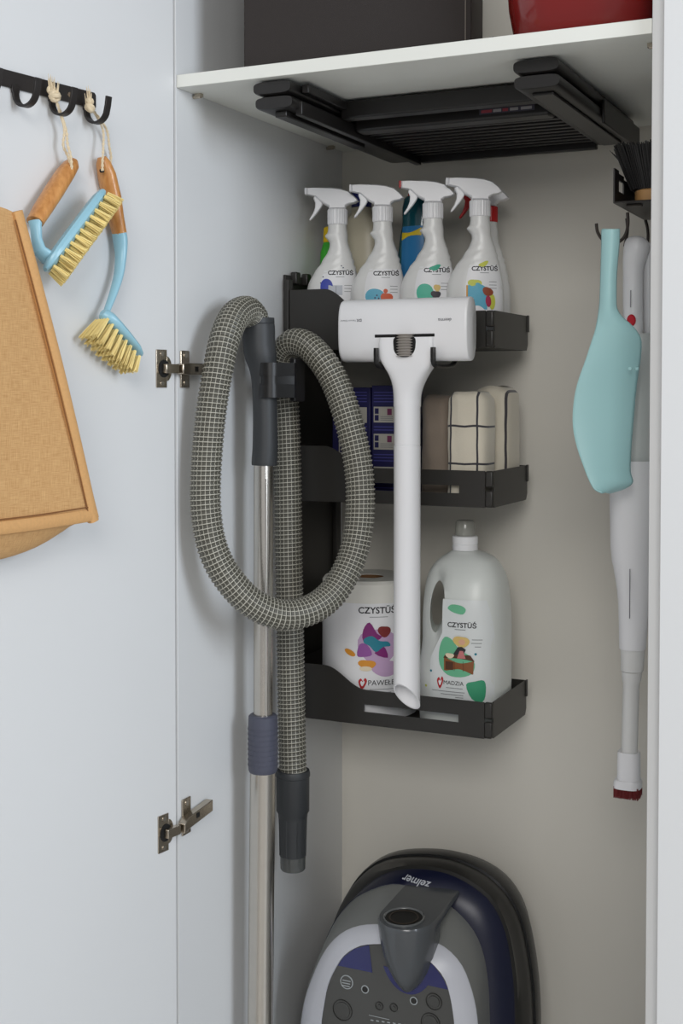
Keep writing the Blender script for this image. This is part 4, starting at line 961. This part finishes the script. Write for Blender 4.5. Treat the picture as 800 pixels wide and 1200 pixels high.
for x, y, r in ((401, 1184, 12.5), (508, 1174, 10), (444, 1179, 5), (461, 1181, 5), (504, 1199, 12)):
    ringd(x, y, r, .7, dk); disc(x, y, r-3, M('vac_button', (70, 70, 68), .45), 'button', .0012)
for a, c_ in (((401.5, 1147.5), (411, 1150)), ((401, 1150.5), (410.5, 1153)), ((400.5, 1153.5), (410, 1156))):
    x0_, x1_ = onY(*a, Yi), onY(*c_, Yi); MB().box((x0_.x, Yi-.0016, x0_.z-.0012), (x1_.x, Yi-.0008, x0_.z)).build('button_mark', ringm, vac, True)
qd = onY(432, 1190, Yi); MB().box((qd.x, Yi+.0002, qd.z), (qd.x+.034, Yi+.0008, qd.z+.0007)).build('panel_print', ringm, vac, True)
for k in range(7):
    qd = onY(434+k*6.5, 1196+k*.9, Yi); MB().box((qd.x, Yi+.0002, qd.z), (qd.x+.0045, Yi+.0008, qd.z+.0016)).build('panel_print', ringm, vac, True)
# hose socket: a D-section column merging into the panel, its sloping top holds the opening
sk = M('vac_socket', (78, 81, 84), .25, coat=.3)
CXS = -.7425; zs0 = onY(462, 1089, 1.79).z; zs1 = onY(482, 1039, 1.93).z; zbt = onY(461, 1172, 1.80).z
def dsec(w, yf, z, zb=None, yb=1.945, n=22):
    P = []
    for k in range(n+1):
        a = PI*k/n; P.append([CXS-w*math.cos(a), yf+(.050*min(1, w/.03))*(1-math.sin(a)**.9), z])
    P += [[CXS+w, yb, z], [CXS-w, yb, z]]
    if zb is not None:
        for p in P: p[2] = z+(zb-z)*(p[1]-yf)/(yb-yf)
    return P
m = MB(); Ht = zs0-zbt; secs = []
for t, w, yf in ((0, .004, 1.832), (.02, .011, 1.829), (.07, .018, 1.824), (.16, .0265, 1.816), (.30, .034, 1.808), (.5, .040, 1.799), (.75, .0435, 1.793), (.93, .0445, 1.790)):
    secs.append(dsec(w, yf, zbt+Ht*t, yb=1.86))
secs.append(dsec(.0445, 1.7895, zs0-.004, zs1-.004)); secs.append(dsec(.043, 1.7915, zs0, zs1))
m.loft(secs); m.build('hose_socket', sk, vac, True, smooth=35)
decal('socket_outline', [(CXS-.047*math.cos(PI*k/24), zbt+.066-.0715*math.sin(PI*k/24)) for k in range(4, 21)], sp_, navp, vac, True, off=.0009, rings=1)
sl_ = (zs1-zs0)/(1.945-1.7915); na_ = Vector((0, -sl_, 1)).normalized()
oy = 1.829; oc = Vector((CXS-.003, oy, zs0+sl_*(oy-1.7915)+.0003))
u_ = Vector((1, 0, 0)); v_ = na_.cross(u_)
def oring(r, h): return [oc+u_*r*math.cos(2*PI*j/32)+v_*r*math.sin(2*PI*j/32)+na_*h for j in range(32)]
m = MB(); m.loft([oring(.0315, 0), oring(.0315, .0018), oring(.0300, .0028), oring(.0285, .0018), oring(.0280, .0006)], (0, 0)); m.build('hose_opening', M('vac_socket_rim', (96, 98, 98), .25, coat=.3), vac, True)
m = MB(); m.loft([oring(.0282, .0006), oring(.001, .0006)], (0, 1)); m.build('opening_well', M('well_black', (20, 19, 18), .5), vac, True)
m = MB(); m.loft([oring(.0225, .0007), oring(.0225, .0016), oring(.0205, .0016), oring(.0205, .0007)], (0, 0)); m.build('opening_seal', M('seal_brown', (58, 50, 42), .4), vac, True)
# lettering on the navy cover, upside down
pz = onY(472, 1029, 1.955)
zs = lambda u, v, off: Vector((u, 1.9545-off, v-(u-pz.x)*.02))
from mathutils.bvhtree import BVHTree
_cm = bpy.data.objects['top_cover'].data; _off = parent_loc(vac); _bv = BVHTree.FromPolygons([v.co+_off for v in _cm.vertices], [tuple(p.vertices) for p in _cm.polygons])
def zsf(u, v, off):
    h = _bv.ray_cast(Vector((u, 1.5, v)), Vector((0, 1, 0)))[0]
    return Vector((u, (h.y if h else 1.95)-off, v))
text('print', 'zelmer', onY(472.5, 1031, 1.95).x, onY(490, 1028.5, 1.95).z, .050, lambda u, v, off: zsf(u, v-(u-onY(490, 1024, 1.95).x)*.09, off), M('silver_print', (200, 204, 210), .35), vac, True, flip=True, bold=.012, shear=.35, off=.0006, squash=.75)
rs = MB(); P4 = [onY(x, y, 1.953) for x, y in ((581, 1192), (594, 1182), (595, 1215), (581, 1218))]
rs.add([p for p in P4]+[p+Vector((0, .004, 0)) for p in P4], [(0, 1, 2, 3), (7, 6, 5, 4), (0, 4, 5, 1), (1, 5, 6, 2), (2, 6, 7, 3), (3, 7, 4, 0)]); rs.build('sticker', M('red_sticker', (180, 30, 32), .4), vac, True)
# foot under the body so that it stands
MB().box((-.86, 1.90, ZB+.0005), (-.60, 2.08, ZB+.02)).build('foot', dk, vac, True, bevel=.004)
# ------------------------------------------------------------------ right side: bracket with hooks, brush, dustpan, handheld vacuum
br = thing('hook_bracket', 'small black metal tray bracket with wire hooks on the right cupboard wall', 'bracket', (-.38, 1.87, .25))
tz = .2525
MB().box((-.42, 1.775, tz), (XR-.0008, 1.972, tz+.0022)).build('tray', black_metal, br, True, bevel=.001)
m = MB(); X0 = -.4215
for (ya, yb, za, zb) in ((1.775, 1.800, tz, tz+.047), (1.83, 1.972, tz, tz+.030), (1.80, 1.83, tz, tz+.019), (1.80, 1.83, tz+.034, tz+.043), (1.83, 1.972, tz+.030, tz+.0385)):
    m.box((X0, ya, za), (X0+.002, yb, zb))
m.build('tray_lip', black_metal, br, True, smooth=0)
MB().box((XR-.0025, 1.775, tz+.0022), (XR-.0008, 1.972, tz+.06)).build('wall_flange', black_metal, br, True)
hk = M('dark_wire', (60, 54, 50), .4, metal=.6)
def wire_hook(ptsx, label=None):
    m = MB(); m.sweep(cat(ptsx, 6), .0022, n=10); m.build('wire_hook', hk, br, True)
Yh = 1.80
wire_hook([onY(x, y, Yh) for x, y in ((735, 249), (735.5, 262), (733, 274), (727, 282), (716, 286), (706, 281), (700, 272), (698.5, 262))])
wire_hook([onY(x, y, 1.90) for x, y in ((734, 256), (735, 270), (733, 282), (731.5, 289))])
wire_hook([onY(x, y, 1.93) for x, y in ((756, 258), (758.5, 268), (759, 280), (757, 288), (752, 295), (743, 298), (736, 293))])
MB().box((-.408, 1.792, tz-.003), (-.388, 1.806, tz)).build('hook_base', hk, br, True, bevel=.001)
MB().box((-.392, 1.922, tz-.003), (-.372, 1.938, tz)).build('hook_base', hk, br, True, bevel=.001)
# bench brush
bb_ = thing('bench_brush', 'black bristled hand brush with wooden block lying in the bracket', 'brush', (-.372, 1.87, tz+.003))
m = MB(); m.loft([[(p[0], p[1], z) for p in sell(-.3735, 1.880, .0325*k, .082*k, 0, 3.5, 40)] for z, k in ((tz+.003, .96), (tz+.005, 1), (tz+.019, 1), (tz+.021, .96))]); m.build('wood_block', M('light_wood', (196, 150, 96), .5, noise=.12, nscale=60), bb_, True)
roots = []
for i in range(18):
    for j in range(7):
        x = -.400+.0088*j; y = 1.806+.0086*i; roots.append(((x, y, tz+.021), ((x+.3735)*.62-.004, (y-1.88)*.12, .060+random.uniform(-.002, .003))))
tufts('bristles', roots, M('black_bristle', (20, 18, 18), .6), bb_, n=30, r0=.0048, r1=.0075, strand=.0009)
m = MB()
for k in range(5): m.sweep([(-.40, 1.81, tz+.03), (-.412-.001*k, 1.808, tz+.055), (-.422-.0035*k, 1.806+.002*k, tz+.066+.003*k)], .0003, n=4)
m.build('stray_bristles', M('black_bristle', (20, 18, 18), .6), bb_, True, kind='stuff')
# dustpan
dpn = thing('dustpan', 'aqua blue plastic dustpan hanging by its handle from a hook', 'dustpan', onY(714, 272, 1.76))
rows = [(269, 706, 725, 0), (271, 705, 725.5, 0), (285, 705, 725, 0), (320, 704, 722, .0), (350, 703, 721.5, .0), (362, 702, 722.5, .05), (372, 700.5, 729, .15), (380, 699, 738.5, .3), (390, 696.5, 747, .45), (400, 693, 751, .6), (420, 686.5, 750, .8), (450, 676, 745.5, .95), (475, 671.5, 743, 1), (500, 671, 741, 1), (525, 676, 739, 1), (548, 684, 738, 1), (556, 687, 738.8, 1), (564, 690.5, 741, 1), (569, 693, 737, 1), (574, 697, 727, 1), (577.5, 705, 715, 1)]
RW = cat(rows, 3); m = MB(); nu = 20; Yd = 1.745
for (y, a, c_, k) in RW:
    for i in range(nu+1):
        u = i/nu; q_ = 2*u-1
        dep = k*(.046*u**2.1+.006*math.sin(PI*u))
        bul = -.010*(1-k)*(1-q_*q_)
        m.v.append(onY(a+(c_-a)*u, y, Yd+dep+bul))
for j in range(len(RW)-1):
    for i in range(nu): a = j*(nu+1)+i; m.f.append((a, a+1, a+nu+2, a+nu+1))
m.build('pan', aqua, dpn, True, smooth=60, solid=.0022)
hr = [(269, 715.3, 9.5), (271, 715.2, 10), (300, 714, 9.5), (345, 712, 9.2), (366, 711.5, 9)]
m = MB(); P = [onY(x, y, Yd+.004) for y, x, r in hr]; m.sweep(P, [r/ppm(P[0]) for *_, r in hr], [.0075, .008, .008, .006, .002], up=Vector((1, 0, 0)), n=20); m.build('handle', aqua, dpn, True)
p = onY(744.5, 432, Yd+.02); m = MB(); m.sweep([p, p+Vector((.004, 0, 0))], .0024, n=10); m.build('snap_peg', aqua, dpn, True)
p = onY(738.5, 432, Yd+.018); MB().sweep([p-Vector((0, .003, 0)), p], .0024, n=10).build('snap_peg', aqua, dpn, True)
# handheld vacuum
hv = thing('handheld_vacuum', 'slim white handheld vacuum with red button hanging upright behind the dustpan', 'handheld vacuum', onY(742, 277, 1.86))
def col(rows, Y, name, mat, kd=1., caps=(1, 1), p=2., n=32, sub=3):
    m = MB(); rg = []
    for y, a, c_ in cat(rows, sub):
        A_, B__ = onY(a, y, Y), onY(c_, y, Y); cx = (A_.x+B__.x)/2; rx = (B__.x-A_.x)/2*1.02; rg.append(sell(cx, Y, rx, rx*kd, A_.z, p, n))
    m.loft(rg, caps); return m.build(name, mat, hv, True, smooth=50)
hw = M('white_satin', (226, 226, 228), .35)
col([(277, 741, 748), (279, 736, 754), (284, 732.5, 758.5), (292, 731, 760.5), (304, 730, 757), (320, 730, 753), (360, 730, 753), (394, 730.5, 753)], 1.86, 'grip_tube', hw)
col([(285, 754, 763), (300, 753, 765.5), (360, 753.5, 765.5), (392, 754, 765)], 1.875, 'back_handle', hw)
col([(393, 733, 768), (397, 729, 772), (450, 728, 773), (538, 716.5, 774), (540.5, 716, 774)], 1.875, 'dust_cup', M('grey_clear_cup', (190, 194, 192), .2, coat=.4), sub=2)
col([(541, 715.5, 773), (548, 715, 773), (640, 716, 765), (665, 719.5, 763.5), (690, 723.3, 762), (715, 725, 760), (740, 725.5, 757.5), (759, 726, 755.8)], 1.87, 'main_body', hw, sub=2)
col([(759.5, 727.5, 754.8), (784, 727.8, 753.5), (785, 728, 753)], 1.87, 'nose_ring', M('white_satin_warm', (216, 216, 214), .4), sub=1)
col([(785.5, 728.5, 751.8), (796, 729, 750.5), (800, 730, 748.8), (840, 729, 747.5), (881, 728, 746.5)], 1.87, 'crevice_tube', M('white_satin_warm', (216, 216, 214), .4), sub=1, kd=1.1)
col([(879, 724.5, 748), (882, 724, 749.5), (911, 723.5, 749.5), (913, 723, 750)], 1.87, 'brush_sleeve', hw, sub=1, p=2.6)
col([(911, 721.5, 750), (914, 720, 751), (920, 719.5, 751)], 1.87, 'brush_base', hw, sub=1, p=3)
q0 = onY(720.5, 918, 1.87); q1 = onY(750, 918, 1.87); roots = []
for i in range(9):
    for j in range(5):
        x = q0.x+(q1.x-q0.x)*(i+.5)/9; roots.append(((x, 1.857+.0065*j, q0.z), (0, 0, -.0165)))
tufts('bristles', roots, M('dark_red_bristle', (110, 24, 26), .6), hv, n=16, r0=.002, r1=.0024, strand=.0004)
p = onY(739.5, 375.5, 1.86-.0135); m = MB(); m.loft([[(p.x+.0062*k*math.cos(2*PI*j/24), p.y+y, p.z+.0085*k*math.sin(2*PI*j/24)) for j in range(24)] for y, k in ((.004, 1), (-.001, 1), (-.0025, .8))]); m.build('power_button', M('red_button', (190, 20, 40), .3), hv, True)
for (x, y0_, y1_, Yq) in ((738.5, 340, 360, 1.843), (737.5, 667, 725, 1.840)):
    a_, b_ = onY(x, y0_, Yq), onY(x, y1_, Yq); MB().box((a_.x-.0003, Yq, b_.z), (a_.x+.0003, Yq+.004, a_.z)).build('print', mark, hv, True)
# small coat hook seen beside the dustpan edge
p = onY(748, 481, 1.90); m = MB(); m.sweep([(p.x-.012, 1.84, p.z), (p.x-.004, 1.84, p.z)], .0014, n=8); m.sweep([(p.x-.004, 1.84, p.z-.004), (p.x-.004, 1.84, p.z+.005)], .0018, n=8); m.build('cup_latch', hk, hv, True)
